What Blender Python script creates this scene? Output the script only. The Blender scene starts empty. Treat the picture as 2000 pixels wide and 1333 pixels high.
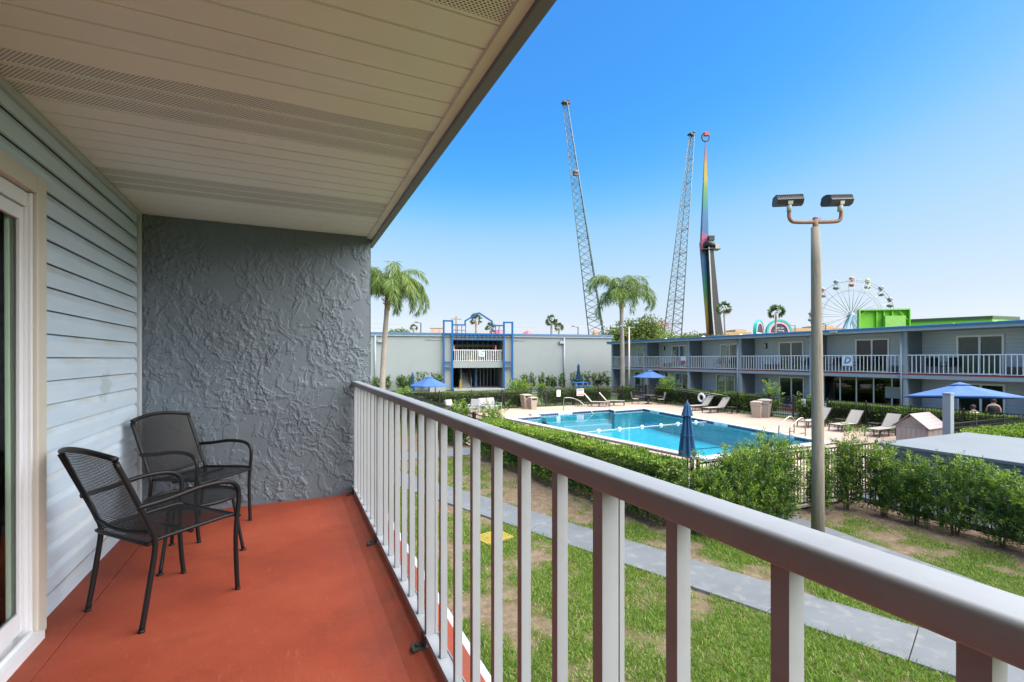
import bpy, bmesh, math, random
import numpy as np
from mathutils import Vector, Matrix

random.seed(7)
RNG = np.random.default_rng(7)
scene = bpy.context.scene
COL = scene.collection
R = math.radians
PI = math.pi

# ------------------------------------------------------------------ camera, sky, sun, exposure
FZ = 2.42            # balcony floor level above the lawn
CAMZ = 3.70
YAW = 24.435
cd = bpy.data.cameras.new('camera')
cam = bpy.data.objects.new('camera', cd); COL.objects.link(cam)
cam.location = (0, 0, CAMZ)
cam.rotation_euler = (R(90), 0, R(-YAW))
cd.sensor_width = 36.0; cd.sensor_fit = 'HORIZONTAL'
cd.lens = 953.0 / 2000.0 * 36.0
cd.shift_y = 34.5 / 2000.0
cd.clip_start = 0.02; cd.clip_end = 3000
scene.camera = cam

SUN_EL, SUN_AZ = 54.0, 140.0
world = bpy.data.worlds.new('World'); scene.world = world; world.use_nodes = True
wn = world.node_tree.nodes; wl = world.node_tree.links
wn.clear()
sky = wn.new('ShaderNodeTexSky'); sky.sky_type = 'NISHITA'; sky.sun_disc = False
sky.sun_elevation = R(SUN_EL); sky.sun_rotation = R(SUN_AZ)
sky.air_density = 1.0; sky.dust_density = 0.8; sky.ozone_density = 4.0; sky.altitude = 0
wbg = wn.new('ShaderNodeBackground'); wbg.inputs['Strength'].default_value = 0.081
whs = wn.new('ShaderNodeHueSaturation'); whs.inputs['Saturation'].default_value = 1.0
wout = wn.new('ShaderNodeOutputWorld')
wl.new(sky.outputs[0], whs.inputs['Color']); wdn = wn.new('ShaderNodeVectorMath'); wdn.operation = 'SCALE'; wdn.inputs[3].default_value = 0.1
wcv = wn.new('ShaderNodeRGBCurve'); wup = wn.new('ShaderNodeVectorMath'); wup.operation = 'SCALE'; wup.inputs[3].default_value = 10.0
for ci, pts in enumerate((((0.0, 0.02), (0.10, 0.030), (0.118, 0.036), (0.145, 0.080), (0.175, 0.155), (0.26, 0.250), (0.35, 0.305), (1.0, 0.75)),
                          ((0.0, 0.05), (0.17, 0.145), (0.198, 0.170), (0.289, 0.280), (0.405, 0.330), (0.482, 0.355), (1.0, 0.75)),
                          ((0.0, 0.15), (0.33, 0.395), (0.369, 0.410), (0.48, 0.412), (0.58, 0.408), (1.0, 0.75)))):
    cv = wcv.mapping.curves[ci]; cv.points[0].location = pts[0]; cv.points[1].location = pts[-1]
    for p in pts[1:-1]: cv.points.new(*p)
wcv.mapping.update()
wl.new(whs.outputs[0], wdn.inputs[0]); wl.new(wdn.outputs[0], wcv.inputs['Color']); wl.new(wcv.outputs[0], wup.inputs[0]); wl.new(wup.outputs[0], wbg.inputs['Color']); wl.new(wbg.outputs[0], wout.inputs['Surface'])

sd = bpy.data.lights.new('sun', 'SUN'); sun = bpy.data.objects.new('sun', sd); COL.objects.link(sun)
sd.energy = 4.2; sd.angle = R(100); sd.color = (1.0, 0.95, 0.88)
_az = R(SUN_AZ); _el = R(SUN_EL)
_sv = Vector((math.sin(_az) * math.cos(_el), math.cos(_az) * math.cos(_el), math.sin(_el)))
sun.rotation_euler = _sv.to_track_quat('Z', 'Y').to_euler()
sun.location = (0, -20, 40)

vs = scene.view_settings
vs.view_transform = 'Standard'; vs.look = 'None'; vs.gamma = 1.0; vs.use_curve_mapping = False
vs.exposure = 1.6
scene.cycles.use_denoising = True
scene.cycles.max_bounces = 8
scene.cycles.transparent_max_bounces = 24
scene.cycles.caustics_reflective = False
scene.cycles.caustics_refractive = False
scene.cycles.sample_clamp_indirect = 6.0

# ------------------------------------------------------------------ mesh helpers
class MB:
    """collects shapes; build() links them as ONE mesh object"""
    def __init__(s): s.v = []; s.f = []; s.m = []; s.sm = []
    def add(s, vs_, fs, mi=0, smooth=False):
        o = len(s.v); s.v += [tuple(p) for p in vs_]
        for f in fs: s.f.append(tuple(i + o for i in f)); s.m.append(mi); s.sm.append(smooth)
        return s
    def box(s, x0, x1, y0, y1, z0, z1, mi=0):
        return s.add([(x0,y0,z0),(x1,y0,z0),(x1,y1,z0),(x0,y1,z0),(x0,y0,z1),(x1,y0,z1),(x1,y1,z1),(x0,y1,z1)],
              [(0,3,2,1),(4,5,6,7),(0,1,5,4),(1,2,6,5),(2,3,7,6),(3,0,4,7)], mi)
    def cbox(s, x0, x1, y0, y1, z0, z1, b=0.01, mi=0):
        """box with chamfered edges"""
        bm = bmesh.new(); bmesh.ops.create_cube(bm, size=1.0)
        for v in bm.verts:
            v.co = Vector((x0 if v.co.x < 0 else x1, y0 if v.co.y < 0 else y1, z0 if v.co.z < 0 else z1))
        bmesh.ops.bevel(bm, geom=bm.edges[:], offset=b, segments=2, profile=0.5, affect='EDGES')
        s.bm(bm, mi); return s
    def bm(s, bm, mi=0, smooth=False):
        bm.verts.index_update()
        s.add([v.co[:] for v in bm.verts], [[v.index for v in f.verts] for f in bm.faces], mi, smooth); bm.free()
    def bar(s, p, q, w, h=None, up=(0,0,1), mi=0):
        p = Vector(p); q = Vector(q); h = h or w; d = (q - p).normalized(); up = Vector(up)
        if abs(d.dot(up)) > 0.99: up = Vector((1,0,0))
        a = d.cross(up).normalized() * (w/2); b = a.cross(d).normalized() * (h/2)
        vs_ = [p-a-b, p+a-b, p+a+b, p-a+b, q-a-b, q+a-b, q+a+b, q-a+b]
        return s.add(vs_, [(0,1,2,3),(7,6,5,4),(0,4,5,1),(1,5,6,2),(2,6,7,3),(3,7,4,0)], mi)
    def tube(s, pts, r, n=8, mi=0, cap=True, closed=False):
        P = [Vector(p) for p in pts]; k = len(P)
        rr = r if isinstance(r, (list, tuple)) else [r] * k
        o = []; prev = None
        for i in range(k):
            if closed: d = (P[(i+1) % k] - P[i-1]).normalized()
            else: d = (P[min(i+1, k-1)] - P[max(i-1, 0)]).normalized()
            if prev is None:
                u = Vector((0,0,1)) if abs(d.z) < 0.9 else Vector((1,0,0))
                a = d.cross(u).normalized()
            else:
                a = (prev - d * prev.dot(d)).normalized()
            prev = a; b = d.cross(a)
            for j in range(n):
                t = 2 * PI * j / n
                o.append(P[i] + (a * math.cos(t) + b * math.sin(t)) * rr[i])
        fs = []
        for i in range(k if closed else k - 1):
            i2 = (i + 1) % k
            for j in range(n):
                fs.append((i*n+j, i*n+(j+1) % n, i2*n+(j+1) % n, i2*n+j))
        if cap and not closed:
            fs.append(tuple(range(n-1, -1, -1))); fs.append(tuple((k-1)*n + j for j in range(n)))
        return s.add(o, fs, mi, True)
    def lathe(s, prof, c=(0,0,0), n=16, mi=0, smooth=True, ang=2*PI, sx=1, sy=1):
        o = []; k = len(prof)
        for r_, z in prof:
            for j in range(n):
                t = ang * j / n; o.append((c[0] + r_*math.cos(t)*sx, c[1] + r_*math.sin(t)*sy, c[2] + z))
        fs = [(i*n+j, i*n+(j+1) % n, (i+1)*n+(j+1) % n, (i+1)*n+j) for i in range(k-1) for j in range(n)]
        if prof[0][0] > 1e-4: fs.append(tuple(range(n-1, -1, -1)))
        if prof[-1][0] > 1e-4: fs.append(tuple((k-1)*n + j for j in range(n)))
        return s.add(o, fs, mi, smooth)
    def prism(s, pts, z0, z1, mi=0):
        n = len(pts); vs_ = [(x, y, z0) for x, y in pts] + [(x, y, z1) for x, y in pts]
        a = sum(pts[i][0]*pts[(i+1) % n][1] - pts[(i+1) % n][0]*pts[i][1] for i in range(n))
        top = tuple(range(n, 2*n)); bot = tuple(range(n-1, -1, -1))
        fs = [top, bot] + [(i, (i+1) % n, n+(i+1) % n, n+i) for i in range(n)]
        if a < 0: fs = [f[::-1] for f in fs]
        return s.add(vs_, fs, mi)
    def extrude(s, prof, p0, p1, mi=0, smooth=False, axis='x'):
        """profile of (u,w) pairs swept from p0 to p1 along a horizontal line; u is sideways (right of travel), w is up"""
        p0 = Vector(p0); p1 = Vector(p1); d = (p1 - p0).normalized(); r_ = d.cross(Vector((0,0,1))).normalized()
        n = len(prof); vs_ = [p0 + r_*u + Vector((0,0,w)) for u, w in prof] + [p1 + r_*u + Vector((0,0,w)) for u, w in prof]
        fs = [(i, (i+1) % n, n+(i+1) % n, n+i) for i in range(n)] + [tuple(range(n-1,-1,-1)), tuple(range(n, 2*n))]
        return s.add(vs_, fs, mi, smooth)
    def sheet(s, grid, mi=0, smooth=True, loop=False):
        """grid[i][j] of points"""
        a = len(grid); b = len(grid[0]); vs_ = [p for row in grid for p in row]
        fs = [(i*b+j, i*b+(j+1) % b, (i+1)*b+(j+1) % b, (i+1)*b+j) for i in range(a-1) for j in range(b if loop else b-1)]
        return s.add(vs_, fs, mi, smooth)
    def mesh(s, name, mats, off=(0,0,0)):
        me = bpy.data.meshes.new(name)
        ox, oy, oz = off
        me.from_pydata([(x-ox, y-oy, z-oz) for x, y, z in s.v], [], s.f)
        for m_ in (mats if isinstance(mats, (list, tuple)) else [mats]): me.materials.append(m_)
        me.polygons.foreach_set('material_index', s.m); me.polygons.foreach_set('use_smooth', s.sm)
        me.update(); return me
    def build(s, name, mats, parent=None, wl_=False, bevel=0, loc=None, rz=0):
        """wl_: vertices are in world coordinates and the (unrotated) parent's location is taken off"""
        off = parent.location if (parent is not None and wl_) else (0,0,0)
        o = bpy.data.objects.new(name, s.mesh(name, mats, off)); COL.objects.link(o)
        if parent is not None: o.parent = parent
        if bevel: 
            b = o.modifiers.new('bevel', 'BEVEL'); b.width = bevel; b.segments = 2; b.limit_method = 'ANGLE'
        if loc is not None: o.location = loc
        o.rotation_euler.z = rz
        return o

def wobj(o):            # world location of the top-level ancestor
    return o.location

def tag(o, label=None, cat=None, group=None, kind=None):
    if label: o['label'] = label
    if cat: o['category'] = cat
    if group: o['group'] = group
    if kind: o['kind'] = kind
    return o

def thing(name, label, cat, loc=(0,0,0), rz=0, group=None):
    o = bpy.data.objects.new(name, None); COL.objects.link(o)
    o.empty_display_size = 0.2
    o.location = loc; o.rotation_euler = (0, 0, rz)
    return tag(o, label, cat, group)

def inst(name, me, parent=None, loc=(0,0,0), rz=0, rot=None, scale=None):
    o = bpy.data.objects.new(name, me); COL.objects.link(o); o.location = loc
    o.rotation_euler = rot if rot else (0, 0, rz)
    if scale: o.scale = scale
    if parent is not None: o.parent = parent
    return o

def copy_tree(o, parent=None):
    c = o.copy(); COL.objects.link(c)
    if parent is not None: c.parent = parent
    for ch in list(o.children): copy_tree(ch, c)
    return c

def dup(o, loc, rz, label, group=None, scale=None):
    c = copy_tree(o); c.location = loc; c.rotation_euler = (0, 0, rz); c['label'] = label
    if group: c['group'] = group
    if scale: c.scale = (scale,)*3
    return c

# ------------------------------------------------------------------ numpy noise
def vnoise(x, y, seed=0):
    r_ = np.random.default_rng(seed); T = r_.random((256, 256))
    xi = np.floor(x).astype(int); yi = np.floor(y).astype(int); fx = x - xi; fy = y - yi
    fx = fx*fx*(3-2*fx); fy = fy*fy*(3-2*fy)
    a = T[xi % 256, yi % 256]; b = T[(xi+1) % 256, yi % 256]; c = T[xi % 256, (yi+1) % 256]; d = T[(xi+1) % 256, (yi+1) % 256]
    return (a*(1-fx)+b*fx)*(1-fy) + (c*(1-fx)+d*fx)*fy
def fbm(x, y, seed=0, oct_=4):
    s = 0; a = 0.5; t = 0
    for i in range(oct_):
        s = s + a*vnoise(x*2**i + 17*i, y*2**i - 9*i, seed+i); t += a; a *= 0.55
    return s / t

# ------------------------------------------------------------------ materials
MATS = {}
def newmat(name):
    m = bpy.data.materials.new(name); m.use_nodes = True; nt = m.node_tree; nt.nodes.clear()
    out = nt.nodes.new('ShaderNodeOutputMaterial'); b = nt.nodes.new('ShaderNodeBsdfPrincipled')
    nt.links.new(b.outputs[0], out.inputs['Surface'])
    MATS[name] = m
    return m, nt, b, out
def node(nt, kind, **kw):
    n = nt.nodes.new(kind)
    for k, v in kw.items():
        if k in n.inputs: n.inputs[k].default_value = v
        else: setattr(n, k, v)
    return n
def coords(nt, scale=1.0, world_=False, sc=None):
    if world_:
        g = nt.nodes.new('ShaderNodeNewGeometry'); o = g.outputs['Position']
    else:
        g = nt.nodes.new('ShaderNodeTexCoord'); o = g.outputs['Object']
    mp = nt.nodes.new('ShaderNodeMapping'); nt.links.new(o, mp.inputs[0])
    mp.inputs['Scale'].default_value = sc if sc else (scale,)*3
    return mp.outputs[0]
def noise(nt, vec, scale=5, detail=4, rough=0.55, dist=0):
    n = node(nt, 'ShaderNodeTexNoise'); n.inputs['Scale'].default_value = scale; n.inputs['Detail'].default_value = detail
    n.inputs['Roughness'].default_value = rough; n.inputs['Distortion'].default_value = dist
    nt.links.new(vec, n.inputs['Vector']); return n.outputs['Fac']
def ramp(nt, fac, stops):
    r_ = nt.nodes.new('ShaderNodeValToRGB'); nt.links.new(fac, r_.inputs[0]); e = r_.color_ramp.elements
    while len(e) > 1: e.remove(e[-1])
    e[0].position = stops[0][0]; e[0].color = (*stops[0][1], 1)
    for p, c in stops[1:]:
        x = e.new(p); x.color = (*c, 1)
    return r_.outputs[0]
def mixc(nt, fac, a, b, mode='MIX'):
    n = nt.nodes.new('ShaderNodeMix'); n.data_type = 'RGBA'; n.blend_type = mode
    for sock, val in ((n.inputs[0], fac), (n.inputs[6], a), (n.inputs[7], b)):
        if hasattr(val, 'links') or isinstance(val, bpy.types.NodeSocket): nt.links.new(val, sock)
        elif isinstance(val, (tuple, list)): sock.default_value = (*val, 1) if len(val) == 3 else val
        else: sock.default_value = val
    return n.outputs[2]
def math_(nt, op, a, b=None, c=None):
    n = nt.nodes.new('ShaderNodeMath'); n.operation = op
    for i, val in enumerate((a, b, c)):
        if val is None: continue
        if isinstance(val, bpy.types.NodeSocket): nt.links.new(val, n.inputs[i])
        else: n.inputs[i].default_value = val
    return n.outputs[0]
def bump(nt, b, h, strength=0.3, dist=0.01):
    n = nt.nodes.new('ShaderNodeBump'); n.inputs['Strength'].default_value = strength; n.inputs['Distance'].default_value = dist
    nt.links.new(h, n.inputs['Height']); nt.links.new(n.outputs[0], b.inputs['Normal']); return n
def sc_(c, k): return tuple(min(1, max(0, x*k)) for x in c)
def mat(name, col, rough=0.6, metal=0.0, var=0.12, vs_=3.0, bmp=0.0, bs=60, world_=False, spec=0.5, dist=0.004, dirt=None, dscale=1.2, damt=0.5, coat=0):
    if name in MATS: return MATS[name]
    m, nt, b, out = newmat(name)
    v = coords(nt, 1, world_)
    n1 = noise(nt, v, vs_, 6, 0.6)
    c = ramp(nt, n1, [(0.25, sc_(col, 1-var)), (0.75, sc_(col, 1+var))])
    if dirt:
        n2 = noise(nt, v, dscale, 7, 0.65)
        f_ = ramp(nt, n2, [(0.52, (0,0,0)), (0.75, (damt,)*3)])
        c = mixc(nt, f_, c, dirt)
    nt.links.new(c, b.inputs['Base Color'])
    b.inputs['Roughness'].default_value = rough; b.inputs['Metallic'].default_value = metal
    b.inputs['Specular IOR Level'].default_value = spec
    if coat: b.inputs['Coat Weight'].default_value = coat
    if bmp:
        bump(nt, b, noise(nt, v, bs, 4), bmp, dist)
    return m
def plain(name, col, rough=0.6, **k): return mat(name, col, rough, **k)

def leaf_material(name, trans=0.28, rough=0.45):
    m, nt, b, out = newmat(name)
    a = nt.nodes.new('ShaderNodeAttribute'); a.attribute_name = 'Col'
    nt.links.new(a.outputs['Color'], b.inputs['Base Color'])
    b.inputs['Roughness'].default_value = rough; b.inputs['Specular IOR Level'].default_value = 0.35
    t = nt.nodes.new('ShaderNodeBsdfTranslucent')
    tc = mixc(nt, 1.0, a.outputs['Color'], (1.25, 1.35, 0.55, 1), 'MULTIPLY')
    nt.links.new(tc, t.inputs['Color'])
    mx = nt.nodes.new('ShaderNodeMixShader'); mx.inputs[0].default_value = trans
    nt.links.new(b.outputs[0], mx.inputs[1]); nt.links.new(t.outputs[0], mx.inputs[2]); nt.links.new(mx.outputs[0], out.inputs['Surface'])
    return m
M_LEAF = leaf_material('leaf')
M_GRASS = leaf_material('grass_blade', 0.3, 0.5)
M_PALM = leaf_material('palm_leaf', 0.25, 0.4)

def leaf_mesh(name, P, D, L, W, C, material, S=None, fold=0.0):
    """one diamond face per leaf: P base, D axis (unit), L length, W width, C colour"""
    n = len(P)
    if S is None:
        rnd = RNG.normal(size=(n, 3)); S = np.cross(D, rnd); S /= np.linalg.norm(S, axis=1)[:, None] + 1e-9
    L = np.broadcast_to(L, (n,))[:, None]; W = np.broadcast_to(W, (n,))[:, None]
    V = np.empty((n, 4, 3)); mid = P + D*L*0.45
    V[:, 0] = P; V[:, 1] = mid + S*W*0.5; V[:, 2] = P + D*L; V[:, 3] = mid - S*W*0.5
    if fold: V[:, 2, 2] -= (L[:, 0]*fold)
    me = bpy.data.meshes.new(name)
    me.vertices.add(4*n); me.loops.add(4*n); me.polygons.add(n)
    me.vertices.foreach_set('co', V.reshape(-1).astype(np.float32))
    me.loops.foreach_set('vertex_index', np.arange(4*n, dtype=np.int32))
    me.polygons.foreach_set('loop_start', np.arange(0, 4*n, 4, dtype=np.int32))
    me.polygons.foreach_set('loop_total', np.full(n, 4, dtype=np.int32))
    ca = me.color_attributes.new('Col', 'FLOAT_COLOR', 'POINT')
    cc = np.ones((n, 4, 4), dtype=np.float32); cc[:, :, :3] = C[:, None, :]
    ca.data.foreach_set('color', cc.reshape(-1))
    me.materials.append(material); me.update(calc_edges=True); me.validate()
    return me
def unit(a): return a / (np.linalg.norm(a, axis=1)[:, None] + 1e-9)
def lerp(a, b, t): return np.asarray(a)[None]*(1-t[:, None]) + np.asarray(b)[None]*t[:, None]
ORD = ['first','second','third','fourth','fifth','sixth','seventh','eighth','ninth','tenth','eleventh','twelfth','thirteenth','fourteenth','fifteenth','sixteenth','seventeenth','eighteenth','nineteenth','twentieth']
# ================================================================== the balcony we stand on
def siding_material():
    m, nt, b, out = newmat('siding')
    v = coords(nt, 1, True)
    base = ramp(nt, noise(nt, coords(nt, 1, True, (1.2, 0.8, 6)), 2.2, 6, 0.6), [(0.3, (0.46, 0.575, 0.69)), (0.7, (0.545, 0.65, 0.755))])
    # dirt lodged in the cove along the top of every board
    tc = nt.nodes.new('ShaderNodeTexCoord'); sp = nt.nodes.new('ShaderNodeSeparateXYZ'); nt.links.new(tc.outputs['Object'], sp.inputs[0])
    up = nt.nodes.new('ShaderNodeMapRange'); up.inputs[1].default_value = 0.07; up.inputs[2].default_value = 0.1
    nt.links.new(sp.outputs['Z'], up.inputs[0])
    dn = ramp(nt, noise(nt, coords(nt, 1, True, (1, 1, 2)), 3.0, 5, 0.6), [(0.40, (0,0,0)), (0.68, (0.75,)*3)])
    f_ = math_(nt, 'MULTIPLY', up.outputs[0], dn)
    c = mixc(nt, f_, base, (0.46, 0.42, 0.34))
    # a scuffed patch of older paint
    g = nt.nodes.new('ShaderNodeNewGeometry'); ds = nt.nodes.new('ShaderNodeVectorMath'); ds.operation = 'DISTANCE'
    nt.links.new(g.outputs['Position'], ds.inputs[0]); ds.inputs[1].default_value = (-1.1, 4.02, 3.515)
    nn = noise(nt, v, 22, 3)
    rr = math_(nt, 'SUBTRACT', math_(nt, 'MULTIPLY', nn, 0.16), ds.outputs['Value'])
    rp = nt.nodes.new('ShaderNodeMapRange'); rp.inputs[1].default_value = -0.03; rp.inputs[2].default_value = 0.0
    nt.links.new(rr, rp.inputs[0])
    c = mixc(nt, rp.outputs[0], c, (0.40, 0.48, 0.52))
    nt.links.new(c, b.inputs['Base Color']); b.inputs['Roughness'].default_value = 0.5
    bump(nt, b, noise(nt, coords(nt, 1, True, (1, 1, 9)), 30, 3), 0.06, 0.004)
    return m
M_SIDE = siding_material()
M_TRIMB = mat('beige_trim', (0.52, 0.49, 0.43), 0.5, var=0.06)
M_VINYL = mat('white_vinyl', (0.66, 0.68, 0.72), 0.35, var=0.05, dirt=(0.4, 0.39, 0.37), damt=0.35, dscale=3)
M_TRIMG = mat('grey_trim', (0.42, 0.47, 0.52), 0.5, var=0.06)
def glass_material(name, tint, refl=1.0, rough=0.0):
    m, nt, b, out = newmat(name); nt.nodes.remove(b)
    t = nt.nodes.new('ShaderNodeBsdfTransparent'); t.inputs[0].default_value = (*tint, 1)
    g = nt.nodes.new('ShaderNodeBsdfGlossy'); g.inputs['Roughness'].default_value = rough
    fr = nt.nodes.new('ShaderNodeFresnel'); fr.inputs[0].default_value = 1.5
    ff = math_(nt, 'MULTIPLY', fr.outputs[0], refl)
    mx = nt.nodes.new('ShaderNodeMixShader'); nt.links.new(ff, mx.inputs[0]); nt.links.new(t.outputs[0], mx.inputs[1]); nt.links.new(g.outputs[0], mx.inputs[2])
    nt.links.new(mx.outputs[0], out.inputs['Surface']); return m
M_GLASS = glass_material('glass', (0.80, 0.86, 0.83), 1.4)
M_GLASSD = glass_material('dark_glass', (0.30, 0.34, 0.34), 1.6)
M_CURT = mat('curtain', (0.55, 0.74, 0.55), 0.8, var=0.08)
M_DARK = mat('room_dark', (0.05, 0.045, 0.04), 0.9)
M_ROOMF = mat('room_floor', (0.16, 0.10, 0.07), 0.6)

XW = -1.10
YS = 4.81           # stucco wall face
SOF = 4.866         # soffit level

def concrete_red():
    m, nt, b, out = newmat('red_floor_paint')
    v = coords(nt, 1, True)
    c = ramp(nt, noise(nt, v, 1.6, 7, 0.62), [(0.25, (0.232, 0.041, 0.020)), (0.5, (0.315, 0.058, 0.027)), (0.75, (0.385, 0.083, 0.041))])
    sp = ramp(nt, noise(nt, v, 70, 2, 0.5), [(0.66, (0,0,0)), (0.78, (0.35,)*3)])
    c = mixc(nt, sp, c, (0.42, 0.17, 0.11))
    st = ramp(nt, noise(nt, v, 2.7, 8, 0.7), [(0.52, (0,0,0)), (0.74, (0.6,)*3)])
    c = mixc(nt, st, c, (0.17, 0.038, 0.022))
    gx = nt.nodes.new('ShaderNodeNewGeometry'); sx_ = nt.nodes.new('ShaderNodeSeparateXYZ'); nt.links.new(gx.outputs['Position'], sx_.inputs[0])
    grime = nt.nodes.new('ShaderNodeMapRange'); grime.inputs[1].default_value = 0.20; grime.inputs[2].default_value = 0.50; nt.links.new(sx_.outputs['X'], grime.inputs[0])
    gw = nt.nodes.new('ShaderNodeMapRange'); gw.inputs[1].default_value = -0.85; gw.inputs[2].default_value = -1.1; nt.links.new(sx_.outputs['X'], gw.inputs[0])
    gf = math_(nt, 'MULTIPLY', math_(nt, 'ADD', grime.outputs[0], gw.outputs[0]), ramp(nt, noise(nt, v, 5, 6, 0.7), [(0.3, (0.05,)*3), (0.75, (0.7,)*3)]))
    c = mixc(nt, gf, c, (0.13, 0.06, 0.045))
    sc2 = ramp(nt, noise(nt, coords(nt, 1, True, (3.0, 0.7, 1)), 7, 6, 0.75), [(0.60, (0,0,0)), (0.72, (0.4,)*3)])
    c = mixc(nt, sc2, c, (0.45, 0.15, 0.095))
    nt.links.new(c, b.inputs['Base Color']); b.inputs['Roughness'].default_value = 0.72; b.inputs['Specular IOR Level'].default_value = 0.3
    h = math_(nt, 'ADD', noise(nt, v, 140, 3), math_(nt, 'MULTIPLY', noise(nt, v, 9, 4), 1.5))
    bump(nt, b, h, 0.35, 0.004); return m
M_RED = concrete_red()
M_EDGE = mat('grey_edge_paint', (0.42, 0.47, 0.52), 0.6)

floor_root = bpy.data.objects.new('balcony_floor', None); COL.objects.link(floor_root); floor_root.location = (0, 0, FZ)
tag(floor_root, 'red painted concrete balcony floor', None, None, 'structure')
def floor_strip(name, prof, mt):
    g = []
    ys = np.linspace(-2.0, 5.0, 90)
    for y in ys: g.append([(x, y, z) for x, z in prof])
    m = MB(); m.sheet(g[::-1], smooth=False); return m.build(name, mt, floor_root)
floor_strip('floor_slab', [(-1.16, -0.1), (-1.16, 0.0), (-0.943, 0.0), (-0.940, -0.006)], M_RED)
floor_strip('floor_slab', [(-0.938, -0.006), (-0.935, 0.0), (0.36, 0.0), (0.43, 0.006), (0.475, 0.022), (0.50, 0.032), (0.685, 0.032), (0.690, 0.028), (0.690, -0.05)], M_RED)
m = MB(); m.box(0.6905, 0.722, -2, 5.02, -0.2, 0.026); m.box(-1.16, 0.69, -2, 5.02, -0.2, -0.102); m.build('slab_edge', M_EDGE, floor_root)

# ---- siding wall, every board a piece
wall = thing('siding_wall', 'pale blue lap siding wall behind the black chairs on our balcony', 'wall', (XW, 3.1, FZ))
def board_mesh(y0, y1, E_=0.118, top=None):
    g = []
    prof = [(-0.014, 0.004), (0.0, 0.003), (0.0, 0.005), (0.0, 0.074), (-0.002, 0.083), (-0.009, 0.094), (-0.0165, 0.108), (-0.018, 0.116), (-0.026, 0.1175), (-0.026, 0.121)]
    n = max(2, int((y1-y0)/0.12))
    for y in np.linspace(y0, y1, n):
        g.append([(x + 0.0008*math.sin(y*5.1 + 1.3), y, z) for x, z in prof])
    mm = MB(); mm.sheet(g, smooth=False); return mm.mesh('siding_board', M_SIDE)
b_short = board_mesh(-0.02, 1.625); b_long = board_mesh(-5.1, 1.625)
zb = 3.705 - FZ
k0 = -10
for k in range(k0, 10):
    z = zb + 0.118*k
    inst('siding_board', b_long if z + FZ > 4.50 else b_short, wall, (0, 0, z))
m = MB(); m.box(-0.07, -0.028, -5.1, 1.85, 4.54-FZ, SOF-FZ+0.05); m.box(-0.07, -0.028, -0.05, 1.85, -0.1, 4.54-FZ); m.box(-0.07, -0.028, -5.1, -2.0, -0.1, 4.54-FZ); m.build('sheathing', mat('sheathing', (0.06,0.065,0.07), 0.9), wall)
m = MB(); m.box(-0.012, 0.003, -0.02, 1.63, 0.0, 0.1); m.build('starter_strip', M_SIDE, wall)
m = MB(); m.box(-0.027, 0.016, 1.645, 1.700, 0.0, SOF-FZ-0.02); m.build('corner_channel', M_TRIMG, wall, bevel=0.003)
m = MB(); m.box(-0.014, 0.022, -5.1, 1.672, SOF-FZ-0.040, SOF-FZ-0.004); m.build('top_channel', M_TRIMG, wall, bevel=0.003)

# ---- sliding door at the far left
door = thing('sliding_door', 'white framed sliding glass door at the left edge of the balcony', 'door', (XW, 2.0, FZ))
m = MB(); m.cbox(-0.02, 0.05, 0.93, 1.02, 0.0, 2.12, 0.006); m.build('casing', M_TRIMB, door)
m = MB(); m.cbox(-0.02, 0.048, -1.02, 0.93, 2.035, 2.12, 0.006); m.build('head_casing', M_TRIMB, door)
m = MB(); m.box(-0.016, 0.020, 0.907, 0.926, 0.0, 2.03); m.box(-0.015, 0.034, 0.908, 0.9262, 0.0, 2.029); m.box(-0.08, 0.018, -0.98, 0.906, 1.965, 2.03)
m.build('door_frame', M_VINYL, door, bevel=0.003)
m = MB(); m.box(-0.010, 0.008, 0.878, 0.906, 0.06, 1.96); m.box(-0.010, 0.008, -0.1, 0.878, 1.90, 1.96); m.box(-0.010, 0.008, -0.1, 0.878, 0.06, 0.15)
m.build('sash', M_VINYL, door, bevel=0.004)
m = MB(); m.add([(-0.006, -0.95, 0.15), (-0.006, 0.878, 0.15), (-0.006, 0.878, 1.90), (-0.006, -0.95, 1.90)], [(0, 1, 2, 3)]); m.build('pane', glass_material('door_glass', (0.90, 0.94, 0.92), 0.9), door)
m = MB(); m.box(-0.08, 0.075, -0.98, 0.925, 0.0, 0.035); m.box(-0.02, -0.012, -0.98, 0.86, 0.035, 0.055); m.box(0.03, 0.038, -0.98, 0.9, 0.035, 0.052); m.build('sill_track', M_VINYL, door)
m = MB(); m.box(-3.6, -3.5, -3, 1.6, 0, 2.2); m.box(-3.6, -0.1, 1.5, 1.6, 0, 2.2); m.box(-3.6, -0.1, -3, -2.9, 0, 2.2); m.box(-3.6, -0.1, -3, 1.6, 2.2, 2.3)
m.build('room_wall', M_DARK, door)
m = MB(); m.box(-3.6, -0.1, -3, 1.6, -0.06, -0.01); m.build('room_floor', M_ROOMF, door)
g = []
for i in range(60):
    t = i/59; y = 0.862 + 0.30*t
    g.append([(-0.034 + 0.014*math.sin(t*44) - 0.003*z, 0.0 + y, z) for z in (0.03, 1.0, 1.98)])
m = MB(); m.sheet(g); cu = m.build('curtain', M_CURT, None, loc=(XW, 2.0, FZ))
tag(cu, 'pale green curtain gathered behind the sliding door glass', 'curtain')

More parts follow.
